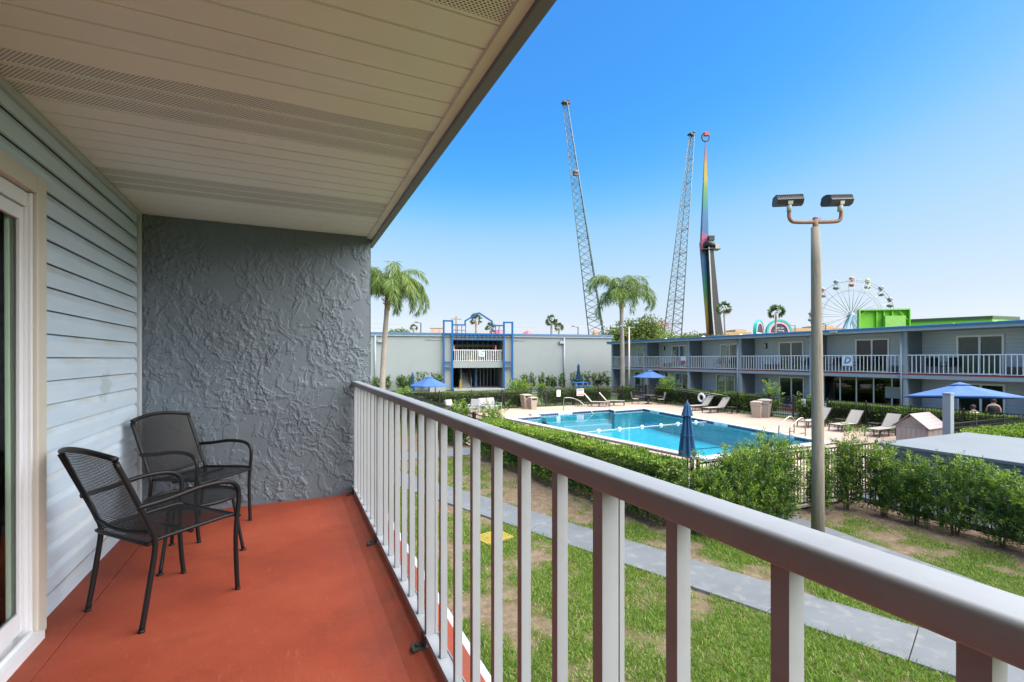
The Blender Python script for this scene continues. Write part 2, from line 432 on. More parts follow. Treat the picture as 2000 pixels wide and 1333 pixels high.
# ---- stucco end wall, real relief
def stucco_material():
    m, nt, b, out = newmat('slate_stucco')
    v = coords(nt, 1, True)
    c = ramp(nt, noise(nt, v, 1.7, 6, 0.6), [(0.3, (0.108, 0.135, 0.163)), (0.7, (0.133, 0.165, 0.197))])
    nt.links.new(c, b.inputs['Base Color']); b.inputs['Roughness'].default_value = 0.55; b.inputs['Specular IOR Level'].default_value = 0.4
    bump(nt, b, noise(nt, v, 90, 4), 0.35, 0.003); return m
M_STUCCO = stucco_material()
sw = thing('stucco_wall', 'dark slate stucco end wall with rough trowelled texture', 'wall', (-0.2, YS, FZ))
nx, nz = 420, 560
X = np.linspace(-1.13, 0.70, nx); Z = np.linspace(-0.06, SOF-FZ+0.02, nz)
XX, ZZ = np.meshgrid(X, Z)
wx = fbm(XX*5, ZZ*5, 3, 3)*0.5; wz = fbm(XX*5, ZZ*5, 11, 3)*0.5
def sst(a, b, x): t = np.clip((x-a)/(b-a), 0, 1); return t*t*(3-2*t)
n1 = fbm(XX*7.0 + wx*3.0, ZZ*5.2 + wz*3.0, 21, 6); n2 = fbm(XX*12.5 + wz*3.6, ZZ*9.0 + wx*4.0, 33, 6); n3 = fbm(XX*38+wx*5, ZZ*34+wz*5, 45, 4)
mask = sst(0.42, 0.6, fbm(XX*3.1, ZZ*3.1, 57, 3))
HH = 0.0048*sst(0.50, 0.517, n1)*(0.5+1.0*n3) + 0.0038*sst(0.53, 0.548, n2)*(0.6+0.8*n3) + 0.0052*mask*sst(0.53, 0.58, n3) + 0.0018*fbm(XX*9, ZZ*9, 71, 5)
HH -= 0.004*sst(0.60, 0.62, n1)
YY = 0.010 - HH
YY[:, -1] = 0.004
V = np.stack([XX + 0.2, YY, ZZ], -1).reshape(-1, 3)
idx = np.arange(nx*nz).reshape(nz, nx)
F = np.stack([idx[:-1, :-1], idx[:-1, 1:], idx[1:, 1:], idx[1:, :-1]], -1).reshape(-1, 4)
me = bpy.data.meshes.new('stucco_face'); me.from_pydata(V.tolist(), [], F.tolist()); me.materials.append(M_STUCCO)
me.polygons.foreach_set('use_smooth', [True]*len(me.polygons)); me.update()
o = inst('stucco_face', me, sw)
m = MB(); m.box(-0.93, 0.902, 0.012, 0.22, -FZ, SOF-FZ+0.3); m.build('wall_core', M_STUCCO, sw)

# ---- soffit: every vinyl panel a piece
def soffit_material(perf):
    m, nt, b, out = newmat('soffit_vinyl_perf' if perf else 'soffit_vinyl')
    v = coords(nt, 1, True)
    c = ramp(nt, noise(nt, v, 1.4, 6, 0.6), [(0.3, (0.79, 0.81, 0.79)), (0.7, (0.86, 0.88, 0.86))])
    tc = nt.nodes.new('ShaderNodeTexCoord'); sp = nt.nodes.new('ShaderNodeSeparateXYZ'); nt.links.new(tc.outputs['Object'], sp.inputs[0])
    if perf:
        S_ = 1/0.0100
        u = math_(nt, 'MULTIPLY', sp.outputs['X'], S_*0.62); w = math_(nt, 'MULTIPLY', sp.outputs['Y'], S_)
        row = math_(nt, 'FLOOR', w)
        sh = math_(nt, 'MULTIPLY', math_(nt, 'MODULO', row, 2.0), 0.5)
        fu = math_(nt, 'SUBTRACT', math_(nt, 'FRACT', math_(nt, 'ADD', u, sh)), 0.5)
        fw = math_(nt, 'SUBTRACT', math_(nt, 'FRACT', w), 0.5)
        d2 = math_(nt, 'ADD', math_(nt, 'MULTIPLY', fu, fu), math_(nt, 'MULTIPLY', fw, fw))
        hole = math_(nt, 'LESS_THAN', d2, 0.095)
        # the three bands between the ribs only
        band = math_(nt, 'FRACT', math_(nt, 'DIVIDE', sp.outputs['Y'], 0.1433))
        b1 = math_(nt, 'GREATER_THAN', band, 0.13); b2 = math_(nt, 'LESS_THAN', band, 0.90)
        hole = math_(nt, 'MULTIPLY', hole, math_(nt, 'MULTIPLY', b1, b2))
        c = mixc(nt, hole, c, (0.035, 0.03, 0.025))
        hb = math_(nt, 'SUBTRACT', 1.0, hole); bump(nt, b, hb, 0.5, 0.003)
    else:
        bump(nt, b, noise(nt, v, 12, 3), 0.08, 0.004)
    nt.links.new(c, b.inputs['Base Color']); b.inputs['Roughness'].default_value = 0.5; return m
M_SOF = soffit_material(False); M_SOFP = soffit_material(True)
soffit = thing('soffit', 'cream vinyl soffit with perforated strips above the balcony', 'ceiling', (0, 0, SOF))
def soffit_panel(y0, perf, wid=0.43, sag=0.0):
    x0, x1 = -1.13, 0.672
    prof = []
    for q in range(3):
        a = q*wid/3
        prof += [(a, 0.004), (a + 0.002, 0.018), (a + 0.007, 0.018), (a + 0.011, 0.0), (a + wid/3 - 0.002, 0.0)]
    prof[0] = (0, -0.0015); prof[1] = (0.002, 0.022); prof[2] = (0.007, 0.022); prof[3] = (0.009, 0.0); prof.append((wid, -0.001))
    n = 26 if sag else 2; g = []
    for i in range(n):
        t = i/(n-1); x = x0 + (x1-x0)*t
        s_ = 0
        if sag: s_ = sag*(0.35 + 0.65*math.sin(t*PI)**0.6)*(0.8 + 0.35*math.sin(t*9.0) + 0.3*math.exp(-((t-0.28)/0.05)**2))
        g.append([(x, y, z - s_*max(0, (y-0.30)/0.13)**1.5) for y, z in prof])
    mm = MB(); mm.sheet(g, smooth=False)
    return mm.build('soffit_panel', M_SOFP if perf else M_SOF, soffit, loc=(0, y0, 0))
ys = [0.71-0.43*3, 0.71-0.43*2, 0.71-0.43, 0.71, 1.14, 1.57, 2.0, 2.43, 2.86, 3.29, 3.72, 4.15, 4.58]
for y in ys:
    perf = any(abs(y-q) < 0.01 for q in (1.14, 2.43, 3.72, -0.15))
    soffit_panel(y, perf, sag=0.016 if abs(y-2.0) < 0.01 else 0.0)
m = MB(); m.extrude([(0.668, -0.018), (0.712, -0.022), (0.712, 0.02), (0.690, 0.02), (0.690, 0.0), (0.668, 0.0)], (0, -2, 0), (0, 5.04, 0)); m.build('edge_trim', mat('cream_trim', (0.74, 0.72, 0.64), 0.45), soffit)
m = MB(); m.extrude([(0.7125, -0.045), (0.752, -0.055), (0.752, 0.16), (0.7125, 0.16)], (0, -2, 0), (0, 5.06, 0)); m.build('fascia', mat('fascia_grey', (0.16, 0.18, 0.21), 0.45), soffit)
m = MB(); m.box(-6, 0.77, -2, 5.1, 0.165, 0.21); m.build('roof_deck', mat('roof_membrane', (0.4,0.4,0.4)), soffit)

# ---- railing
M_RAIL = mat('rail_paint', (0.296, 0.316, 0.344), 0.48, var=0.08, vs_=4, bmp=0.05, bs=25, dirt=(0.188, 0.188, 0.192), damt=0.6, dscale=4)
rail = thing('balcony_railing', 'light grey metal balcony railing with square balusters beside us', 'railing', (0.56, 2.0, FZ))
prof = []
hw, hh, rc = 0.0325, 0.020, 0.009
for cx, cz, a0 in ((hw-rc, hh-rc, 0), (-(hw-rc), hh-rc, 90), (-(hw-rc), -(hh-0.005), 180), (hw-rc, -(hh-0.005), 270)):
    r_ = rc if cz > 0 else 0.005
    for q in range(5):
        a = R(a0 + q*22.5); prof.append((cx + (rc if abs(cz) > 0 else rc)*math.cos(a), cz + r_*math.sin(a)))
TOP = 1.070
m = MB()
g = []
for y in np.linspace(-2.6, 2.805, 60): g.append([(px, y, TOP-hh+pz + 0.0012*math.sin(y*2.3)) for px, pz in prof])
m.sheet(g, loop=True, smooth=True); m.build('top_rail', M_RAIL, rail)
m = MB(); m.box(-0.030, 0.030, -2.6, 2.8, 0.060, 0.082); m.box(-0.030, -0.026, -2.6, 2.8, 0.082, 0.088); m.box(0.026, 0.030, -2.6, 2.8, 0.082, 0.088); m.build('bottom_rail', M_RAIL, rail, bevel=0.002)
mb_ = MB(); mb_.box(-0.0135, 0.0135, -0.0125, 0.0125, 0.083, TOP-2*hh+0.002); bal = mb_.mesh('baluster', M_RAIL)
mp_ = MB(); mp_.box(-0.025, 0.012, -0.016, 0.016, 0.02, TOP-2*hh+0.002); mp_.box(0.015, 0.026, -0.016, 0.016, 0.05, TOP-2*hh+0.002); mp_.box(-0.02, 0.02, -0.012, 0.012, 0.0829, TOP-2*hh); pst = mp_.mesh('rail_post', M_RAIL)
M_BRK = mat('bracket_iron', (0.05, 0.05, 0.048), 0.6, metal=0.3, dirt=(0.12, 0.06, 0.03), damt=0.5, dscale=20)
mk = MB(); mk.box(-0.085, -0.03, -0.028, 0.028, 0.001, 0.009); mk.box(-0.037, -0.031, -0.024, 0.024, 0.009, 0.062); mk.tube([(-0.062,0,0.009),(-0.062,0,0.02)], 0.008, 6); brk = mk.mesh('foot_bracket', M_BRK)
for k in range(-6, 25):
    y = 0.2225 + 0.1865*k - 2.0
    if k % 7 == 3:
        inst('rail_post', pst, rail, (0, y, 0)); inst('foot_bracket', brk, rail, (0, y, 0.030))
    else: inst('baluster', bal, rail, (0, y, 0))

# ---- black mesh armchairs and the round side table
def mesh_metal():
    m, nt, b, out = newmat('black_mesh')
    b.inputs['Base Color'].default_value = (0.010, 0.010, 0.011, 1); b.inputs['Roughness'].default_value = 0.5; b.inputs['Specular IOR Level'].default_value = 0.3; b.inputs['Metallic'].default_value = 0.0
    tc = nt.nodes.new('ShaderNodeTexCoord'); sp = nt.nodes.new('ShaderNodeSeparateXYZ'); nt.links.new(tc.outputs['UV'], sp.inputs[0])
    S_ = 1/0.0085
    u = math_(nt, 'SUBTRACT', math_(nt, 'FRACT', math_(nt, 'MULTIPLY', sp.outputs['X'], S_)), 0.5)
    w = math_(nt, 'SUBTRACT', math_(nt, 'FRACT', math_(nt, 'MULTIPLY', sp.outputs['Y'], S_)), 0.5)
    hole = math_(nt, 'MULTIPLY', math_(nt, 'LESS_THAN', math_(nt, 'ABSOLUTE', u), 0.215), math_(nt, 'LESS_THAN', math_(nt, 'ABSOLUTE', w), 0.215))
    t = nt.nodes.new('ShaderNodeBsdfTransparent'); mx = nt.nodes.new('ShaderNodeMixShader')
    nt.links.new(hole, mx.inputs[0]); nt.links.new(b.outputs[0], mx.inputs[1]); nt.links.new(t.outputs[0], mx.inputs[2]); nt.links.new(mx.outputs[0], out.inputs['Surface'])
    return m
M_MESH = mesh_metal()
M_BLK = mat('black_powder_coat', (0.009, 0.009, 0.010), 0.42, spec=0.3, var=0.15, bmp=0.06, bs=120, dist=0.001)
def uv_sheet(name, grid, uvs, mt, parent, thick=0.0):
    mm = MB(); mm.sheet(grid); me = mm.mesh(name, mt)
    ul = me.uv_layers.new(name='UVMap'); flat = [q for row in uvs for q in row]
    for lp in me.loops: ul.data[lp.index].uv = flat[lp.vertex_index]
    return inst(name, me, parent)
def smooth_path(pts, n=6):
    P = [Vector(p) for p in pts]; out = []
    for i in range(len(P)-1):
        p0 = P[max(i-1, 0)]; p1 = P[i]; p2 = P[i+1]; p3 = P[min(i+2, len(P)-1)]
        for q in range(n):
            t = q/n; out.append(0.5*((2*p1) + (p2-p0)*t + (2*p0-5*p1+4*p2-p3)*t*t + (3*p1-p0-3*p2+p3)*t**3))
    out.append(P[-1]); return out
def make_chair(label, loc, rz):
    t = thing('armchair', label, 'chair', loc, rz)
    rt = 0.0125
    for s_ in (-1, 1):
        m = MB(); m.tube(smooth_path([(-0.238, s_*0.232, 0), (-0.205, s_*0.232, 0.20), (-0.180, s_*0.234, 0.385), (-0.200, s_*0.236, 0.47), (-0.265, s_*0.238, 0.63), (-0.345, s_*0.238, 0.815)], 5), rt, 10)
        m.build('rear_post', M_BLK, t)
        m = MB(); m.tube(smooth_path([(0.240, s_*0.240, 0), (0.228, s_*0.246, 0.15), (0.222, s_*0.250, 0.33), (0.236, s_*0.254, 0.50), (0.226, s_*0.256, 0.575), (0.165, s_*0.258, 0.615), (0.03, s_*0.258, 0.622), (-0.13, s_*0.252, 0.600), (-0.262, s_*0.240, 0.588)], 5), rt, 10)
        m.build('front_leg_and_arm', M_BLK, t)
        for fx, fy in ((0.2402, 0.240), (-0.238, 0.232)):
            m = MB(); m.tube([(fx, s_*fy, 0.0), (fx, s_*fy, 0.012)], 0.015, 10); m.build('foot_cap', M_BLK, t)
    # backrest: bowed frame and mesh
    def bp(v, w, off=0):   # v across -1..1, w up 0..1
        z = 0.455 + 0.375*w + 0.028*w*(1-v*v); x = -0.196 - 0.150*w - 0.035*(1-v*v)*(0.4+0.6*w) ; y = v*0.226*(1-0.0*w)
        if w < 0.01: z += -0.02*(1-v*v)
        return (x + off, y, z)
    ring = [bp(-1, 0)] + [bp(-1, w) for w in (0.3, 0.6, 0.9)] + [bp(v, 1) for v in np.linspace(-0.97, 0.97, 11)] + [bp(1, w) for w in (0.9, 0.6, 0.3)] + [bp(v, 0.0) for v in np.linspace(1, -0.85, 9)]
    m = MB(); m.tube(ring, 0.0085, 8, closed=True); m.tube([bp(v, 1) for v in np.linspace(-1.05, 1.05, 13)], 0.0135, 10); m.build('back_frame', M_BLK, t)
    gg = [[bp(v, w) for v in np.linspace(-1, 1, 13)] for w in np.linspace(0.0, 1, 10)]
    uv = [[(v*0.23, w*0.40) for v in np.linspace(-1, 1, 13)] for w in np.linspace(0, 1, 10)]
    uv_sheet('backrest', gg, uv, M_MESH, t)
    # seat
    def spt(u, v):
        x = -0.205 + 0.455*u; wv = 0.222 + 0.018*u
        z = 0.410 + 0.018*u - 0.018*math.sin(PI*u)*(1-v*v) - 0.020*max(0, (u-0.85)/0.15)**2 - 0.012*max(0, (0.15-u)/0.15)**2
        return (x, v*wv, z)
    gg = [[spt(u, v) for v in np.linspace(-1, 1, 13)] for u in np.linspace(0, 1, 14)]
    uv = [[(v*0.23, u*0.46) for v in np.linspace(-1, 1, 13)] for u in np.linspace(0, 1, 14)]
    uv_sheet('seat', gg, uv, M_MESH, t)
    ring = [spt(u, -1) for u in np.linspace(0, 1, 12)] + [spt(1, v) for v in np.linspace(-0.9, 0.9, 8)] + [spt(u, 1) for u in np.linspace(1, 0, 12)] + [spt(0, v) for v in np.linspace(0.9, -0.9, 8)]
    m = MB(); m.tube(ring, 0.010, 8, closed=True); m.tube([(0.0, -0.225, 0.398), (0.0, 0.225, 0.398)], 0.009, 8); m.build('seat_frame', M_BLK, t)
    return t
fr = math.atan2(0.31, 0.36)
chair_near = make_chair('nearer black mesh armchair with its back towards the viewer', (-0.605, 3.125, FZ), fr)
chair_far = make_chair('farther black mesh armchair in the corner against the stucco wall', (-0.625, 4.33, FZ), math.atan2(-0.31, 0.41))
tb = thing('side_table', 'low round black mesh side table between the two armchairs', 'table', (-0.58, 3.78, FZ))
M_MESHT = M_MESH
n = 36
gg = [[(r_*math.cos(2*PI*j/n), r_*math.sin(2*PI*j/n), 0.375) for j in range(n+1)] for r_ in (0.255, 0.2, 0.13, 0.06, 0.001)]
uv = [[(p[0], p[1]) for p in row] for row in gg]
uv_sheet('table_top', gg, uv, M_MESHT, tb)
m = MB(); m.tube([(0.258*math.cos(2*PI*j/40), 0.258*math.sin(2*PI*j/40), 0.372) for j in range(40)], 0.0125, 8, closed=True); m.build('rim', M_BLK, tb)
for a, r_ in ((-113, 0.315), (-12, 0.30), (124, 0.29)):
    m = MB(); ca, sa = math.cos(R(a)), math.sin(R(a))
    m.tube(smooth_path([(r_*ca, r_*sa, 0.0), (0.265*ca, 0.265*sa, 0.2), (0.235*ca, 0.235*sa, 0.365)], 4), 0.0105, 8); m.lathe([(0.02, 0), (0.02, 0.005), (0.012, 0.012)], (r_*ca, r_*sa, 0), 10); m.build('leg', M_BLK, tb)
# ================================================================== ground, paths, deck, pool
def dirt_mask(x, y):
    """0 = full turf, 1 = bare sandy soil"""
    a = fbm(x*0.75, y*0.75, 101, 4); b = fbm(x*2.2, y*2.2, 131, 3)
    m_ = 0.95*sst(0.47, 0.66, a*0.5 + b*0.5)
    # the strip between the walk and the hedge is trodden and thin
    hx = 7.29 + (15.41 - y)*0.114 - 0.7
    px = 7.95 - 0.374*(y - 3.4)
    strip = np.clip((x - px)/0.3, 0, 1) * np.clip((y - 7.5)/1.2, 0, 1) * (x < hx + 0.6)
    m_ = np.clip(m_ + strip*sst(0.30, 0.55, a*0.5 + b*0.5)*0.95, 0, 1)
    # bare soil under the hedge and below the shrubs on the right
    m_ = np.maximum(m_, strip*sst(0.42, 0.10, hx - x))
    m_ = np.maximum(m_, sst(11.7, 12.4, x + (b-0.5)*0.8)*(y < 8.3))
    m_ = np.maximum(m_, sst(7.05, 7.5, y + (b-0.5)*0.6)*(x > 9.0)*(x < 13.3))
    return m_

def ground_material():
    m, nt, b, out = newmat('far_turf')
    v = coords(nt, 1, True)
    c = ramp(nt, noise(nt, v, 0.35, 7, 0.65), [(0.3, (0.05, 0.085, 0.02)), (0.6, (0.085, 0.13, 0.03)), (0.8, (0.16, 0.15, 0.07))])
    f_ = noise(nt, v, 25, 3); c = mixc(nt, 0.35, c, ramp(nt, f_, [(0.3, (0.03,0.05,0.012)), (0.7, (0.14,0.19,0.05))]))
    nt.links.new(c, b.inputs['Base Color']); b.inputs['Roughness'].default_value = 0.9
    bump(nt, b, noise(nt, v, 30, 3), 0.5, 0.03); return m
M_TURF = ground_material()
POOL_HOLE = [(13.65, 13.2), (21.0, 13.5), (23.1, 27.95), (20.55, 28.65), (14.3, 28.15), (11.95, 26.8)]
bm = bmesh.new(); es = []
for ring_ in ([(-900,-900),(900,-900),(900,900),(-900,900)], POOL_HOLE):
    vb = [bm.verts.new((x, y, -0.06)) for x, y in ring_]; es += [bm.edges.new((vb[i], vb[(i+1) % len(vb)])) for i in range(len(vb))]
bmesh.ops.triangle_fill(bm, edges=es, use_beauty=True, use_dissolve=False, normal=(0,0,1))
me = bpy.data.meshes.new('ground'); bm.to_mesh(me); bm.free(); me.materials.append(M_TURF); tag(inst('ground', me), kind='structure')

def lawn_material():
    m, nt, b, out = newmat('lawn_soil')
    a = nt.nodes.new('ShaderNodeAttribute'); a.attribute_name = 'dirt'
    v = coords(nt, 1, True)
    soil = ramp(nt, noise(nt, v, 6, 7, 0.7), [(0.25, (0.09, 0.06, 0.036)), (0.55, (0.17, 0.125, 0.085)), (0.8, (0.29, 0.235, 0.18))])
    thatch = ramp(nt, noise(nt, v, 14, 6, 0.7), [(0.25, (0.035, 0.05, 0.012)), (0.6, (0.075, 0.105, 0.025)), (0.85, (0.15, 0.14, 0.06))])
    f_ = math_(nt, 'MULTIPLY', a.outputs['Fac'], 1.0)
    nt.links.new(mixc(nt, f_, thatch, soil), b.inputs['Base Color']); b.inputs['Roughness'].default_value = 0.95
    b.inputs['Specular IOR Level'].default_value = 0.15
    bump(nt, b, noise(nt, v, 60, 5, 0.7), 0.7, 0.02); return m
xs = np.arange(-0.5, 14.6, 0.12); ysn = np.arange(-1.0, 24.0, 0.12)
GX, GY = np.meshgrid(xs, ysn); DM = dirt_mask(GX, GY); GZ = 0.0 + 0.03*(fbm(GX*0.8, GY*0.8, 5, 3)-0.5) - 0.012*DM
V = np.stack([GX, GY, GZ], -1).reshape(-1, 3); idx = np.arange(GX.size).reshape(GX.shape)
F = np.stack([idx[:-1,:-1], idx[:-1,1:], idx[1:,1:], idx[1:,:-1]], -1).reshape(-1, 4)
F = F[(V[F[:,0],1] < 8.2) | (V[F[:,0],0] < 8.3)]
me = bpy.data.meshes.new('lawn'); me.from_pydata(V.tolist(), [], F.tolist()); me.materials.append(lawn_material())
at = me.attributes.new('dirt', 'FLOAT', 'POINT'); at.data.foreach_set('value', DM.reshape(-1).astype(np.float32))
me.polygons.foreach_set('use_smooth', [True]*len(me.polygons)); me.update()
tag(inst('lawn', me), kind='structure')

M_WALK = mat('grey_walk_paint', (0.107, 0.119, 0.129), 0.8, var=0.14, vs_=1.3, bmp=0.35, bs=40, world_=True, dirt=(0.20, 0.19, 0.18), dscale=4, damt=0.8)
PATHS = []
def path(name, p0, p1, w, seg, z=0.035, label=None):
    p0 = np.array(p0, float); p1 = np.array(p1, float); d = p1 - p0; L = np.linalg.norm(d); d /= L; nrm = np.array([d[1], -d[0]])
    root = bpy.data.objects.new(name, None); COL.objects.link(root); root.location = (p0[0], p0[1], 0); root.rotation_euler.z = math.atan2(d[1], d[0])
    tag(root, label, None, None, 'structure')
    k = max(1, round(L/seg)); s_ = L/k
    mm = MB(); mm.cbox(0.006, s_-0.006, -w/2, w/2, -0.08, 0, 0.006); me_ = mm.mesh('slab', M_WALK)
    for i in range(k): inst('slab', me_, root, (i*s_, 0, z + 0.003*math.sin(i*2.1)))
    PATHS.append((p0, d, nrm, L, w)); return root
path('path', (8.45, 0.6), (2.3, 17.05), 1.04, 1.55, label='grey painted walkway slabs crossing the lawn')
path('path', (-3.0, 18.55), (6.85, 18.35), 1.45, 1.6, 0.04, label='grey cross walk leading to the left pool gate')
path('path', (10.26, 7.95), (9.35, 0.5), 1.02, 1.7, label='grey walkway running from the near pool gate')
path('path', (30.6, 8), (30.6, 44), 1.2, 2.0, 0.02, label='pale walk between the pool fence and the far wing')
path('path', (17.2, 33.4), (17.6, 48), 1.4, 2.0, 0.02, label='pale walk outside the far pool gate')
path('path', (8, 49.5), (36, 45.8), 1.3, 2.0, 0.02, label='pale walk along the front of the grey block')

# ---- grass blades on the near lawn
def off_paths(x, y):
    ok = np.ones(len(x), bool)
    for p0, d, nrm, L, w in PATHS:
        s_ = (x-p0[0])*d[0] + (y-p0[1])*d[1]; q = (x-p0[0])*nrm[0] + (y-p0[1])*nrm[1]
        e = 0.02 + 0.035*vnoise(s_*3.0, s_*0 + 3, 9)
        ok &= ~((s_ > 0) & (s_ < L) & (np.abs(q) < w/2 - e))
    return ok
def grass(n, x0, x1, y0, y1, L0, W0, far=False):
    x = RNG.uniform(x0, x1, n); y = RNG.uniform(y0, y1, n)
    # only what the balcony overlooks
    u = (x*0.9104 - y*0.4137); dd = x*0.4137 + y*0.9104
    keep = (dd > 2.0) & (np.abs(u) < 1.12*dd + 0.3) & off_paths(x, y)
    fenceX = np.where(y > 8.05, 7.29 + (15.41-y)*0.114, 13.05)
    fenceX = np.where((y > 8.05), np.minimum(fenceX, 8.1), fenceX)
    keep &= (x < fenceX) & (x > 0.5)
    dm = dirt_mask(x, y); clump = fbm(x*5, y*5, 77, 2)
    keep &= RNG.random(n) > np.clip(dm*1.08, 0, 0.965)
    x, y, dm, clump = x[keep], y[keep], dm[keep], clump[keep]; k = len(x)
    a = RNG.uniform(0, 2*PI, k); tilt = RNG.uniform(0.25, 1.15, k)
    D = np.stack([np.cos(a)*np.sin(tilt), np.sin(a)*np.sin(tilt), np.cos(tilt)], -1)
    L = L0*RNG.uniform(0.5, 1.35, k)*(1 - 0.55*dm)*(0.6+0.8*clump)
    t = RNG.random(k); C = lerp((0.062, 0.135, 0.015), (0.185, 0.295, 0.040), t)
    yel = RNG.random(k) < 0.14 + 0.55*dm; C[yel] = lerp((0.22, 0.20, 0.07), (0.36, 0.30, 0.16), RNG.random(yel.sum()))
    P = np.stack([x, y, np.full(k, -0.004)], -1)
    return leaf_mesh('grass', P, D, L, W0*RNG.uniform(0.6, 1.3, k), C, M_GRASS)
tag(inst('grass', grass(260000, 0.6, 8.2, 1.0, 12.0, 0.075, 0.011)), 'green turf grass with thin patches on the near lawn', 'grass', kind='stuff')
tag(inst('grass', grass(90000, 7.5, 13.2, 1.5, 8.2, 0.065, 0.011)), 'green turf grass around the lamp pole and near gate', 'grass', kind='stuff')
tag(inst('grass', grass(70000, 0.6, 7.3, 12.0, 24.0, 0.08, 0.018)), 'green turf grass beside the cross walk', 'grass', kind='stuff')

# ---- yellow drain grate set in the lawn
dg_ = thing('drain_grate', 'yellow slatted drain grate lying in the lawn', 'grate', (3.78, 9.25, 0.02), R(14))
M_YEL = mat('yellow_grate', (0.30, 0.225, 0.03), 0.55, dirt=(0.3, 0.25, 0.1))
m = MB(); 
for a0, a1, b0, b1 in ((-0.33, 0.33, -0.26, -0.22), (-0.33, 0.33, 0.22, 0.26), (-0.33, -0.29, -0.22, 0.22), (0.29, 0.33, -0.22, 0.22)): m.box(a0, a1, b0, b1, 0, 0.045)
m.build('frame', M_YEL, dg_)
ms = MB(); ms.box(-0.288, 0.288, -0.018, 0.018, 0.012, 0.04); sl = ms.mesh('slat', M_YEL)
for k in range(7): inst('slat', sl, dg_, (0, -0.18 + 0.06*k, 0))

# ---- pool
def poly_offset(P, d):
    n = len(P); out = []
    for i in range(n):
        a = Vector(P[i-1]); b = Vector(P[i]); c = Vector(P[(i+1) % n])
        e1 = (b-a).normalized(); e2 = (c-b).normalized(); n1 = Vector((e1.y, -e1.x)); n2 = Vector((e2.y, -e2.x))
        bis = (n1+n2).normalized(); k = d / max(0.3, bis.dot(n1)); out.append((b + bis*k)[:])
    return out
# counter-clockwise, so the offset normal points outwards
PI_ = [(13.75, 13.35), (20.85, 13.66), (22.9, 27.78), (20.2, 27.5), (20.44, 28.44), (14.42, 27.97), (14.2, 26.87), (12.15, 26.6)]
PO_ = poly_offset(PI_, 0.40)
CZ = 0.15
pool = bpy.data.objects.new('pool', None); COL.objects.link(pool); pool.location = (17, 20, 0); tag(pool, 'swimming pool with white coping and navy tile band', None, None, 'structure')
M_COPE = mat('white_coping', (0.430, 0.421, 0.408), 0.6, var=0.05, dirt=(0.45, 0.44, 0.42), damt=0.3, world_=True)
def tile_material():
    m, nt, b, out = newmat('navy_tile')
    v = coords(nt, 1, True)
    c = ramp(nt, noise(nt, v, 5, 3), [(0.3, (0.020, 0.027, 0.095)), (0.7, (0.05, 0.055, 0.15))])
    nt.links.new(c, b.inputs['Base Color']); b.inputs['Roughness'].default_value = 0.22; return m
M_TILE = tile_material()
M_GROUT = mat('grout', (0.5, 0.5, 0.5), 0.8)
def plaster_material():
    m, nt, b, out = newmat('pool_plaster')
    v = coords(nt, 1, True)
    c = ramp(nt, noise(nt, v, 0.5, 5), [(0.3, (0.31, 0.52, 0.57)), (0.7, (0.38, 0.57, 0.62))])
    nt.links.new(c, b.inputs['Base Color']); b.inputs['Roughness'].default_value = 0.6; return m
M_PLAST = plaster_material()
def water_material():
    m, nt, b, out = newmat('pool_water'); nt.nodes.remove(b)
    t = nt.nodes.new('ShaderNodeBsdfTransparent'); t.inputs[0].default_value = (0.33, 0.87, 0.98, 1)
    g = nt.nodes.new('ShaderNodeBsdfGlossy'); g.inputs['Roughness'].default_value = 0.015
    fr = nt.nodes.new('ShaderNodeFresnel'); fr.inputs[0].default_value = 1.33
    v = coords(nt, 1, True)
    h = math_(nt, 'ADD', noise(nt, v, 1.1, 3, 0.5, 0.6), math_(nt, 'MULTIPLY', noise(nt, v, 5.5, 2, 0.5, 0.8), 0.14))
    bp_ = nt.nodes.new('ShaderNodeBump'); bp_.inputs['Strength'].default_value = 0.12; bp_.inputs['Distance'].default_value = 0.06; nt.links.new(h, bp_.inputs['Height'])
    nt.links.new(bp_.outputs[0], g.inputs['Normal']); nt.links.new(bp_.outputs[0], fr.inputs['Normal'])
    mx = nt.nodes.new('ShaderNodeMixShader'); nt.links.new(math_(nt, 'MULTIPLY', fr.outputs[0], 0.9), mx.inputs[0]); nt.links.new(t.outputs[0], mx.inputs[1]); nt.links.new(g.outputs[0], mx.inputs[2])
    nt.links.new(mx.outputs[0], out.inputs['Surface']); return m
M_WATER = water_material()
m = MB(); m.add([(x, y, 0.03) for x, y in PI_], [tuple(range(8))]); m.build('water', M_WATER, pool, True)
n = 8
m = MB()
m.add([(x, y, -0.012) for x, y in PI_] + [(x, y, -1.15) for x, y in PI_], [tuple(range(n, 2*n))] + [(i, n+i, n+(i+1) % n, (i+1) % n) for i in range(n)])
m.build('basin', M_PLAST, pool, True)
for i in range(n):
    j = (i+1) % n; a, b, c, d = PI_[i], PI_[j], PO_[j], PO_[i]
    m = MB(); m.prism([a, b, c, d], CZ-0.05, CZ); m.build('coping', M_COPE, pool, True, bevel=0.012)
m = MB()
for Q, s_ in ((PI_, 1), (PO_, -1)):
    for i in range(n):
        a = Vector((*Q[i], 0)); b = Vector((*Q[(i+1) % n], 0)); nrm = Vector(((b-a).y, -(b-a).x, 0)).normalized()*s_
        m.bar(a + nrm*0.03 + Vector((0,0,0.03)), b + nrm*0.03 + Vector((0,0,0.03)), 0.05, 0.14)
m.build('tile_backing', M_GROUT, pool, True)
m = MB()
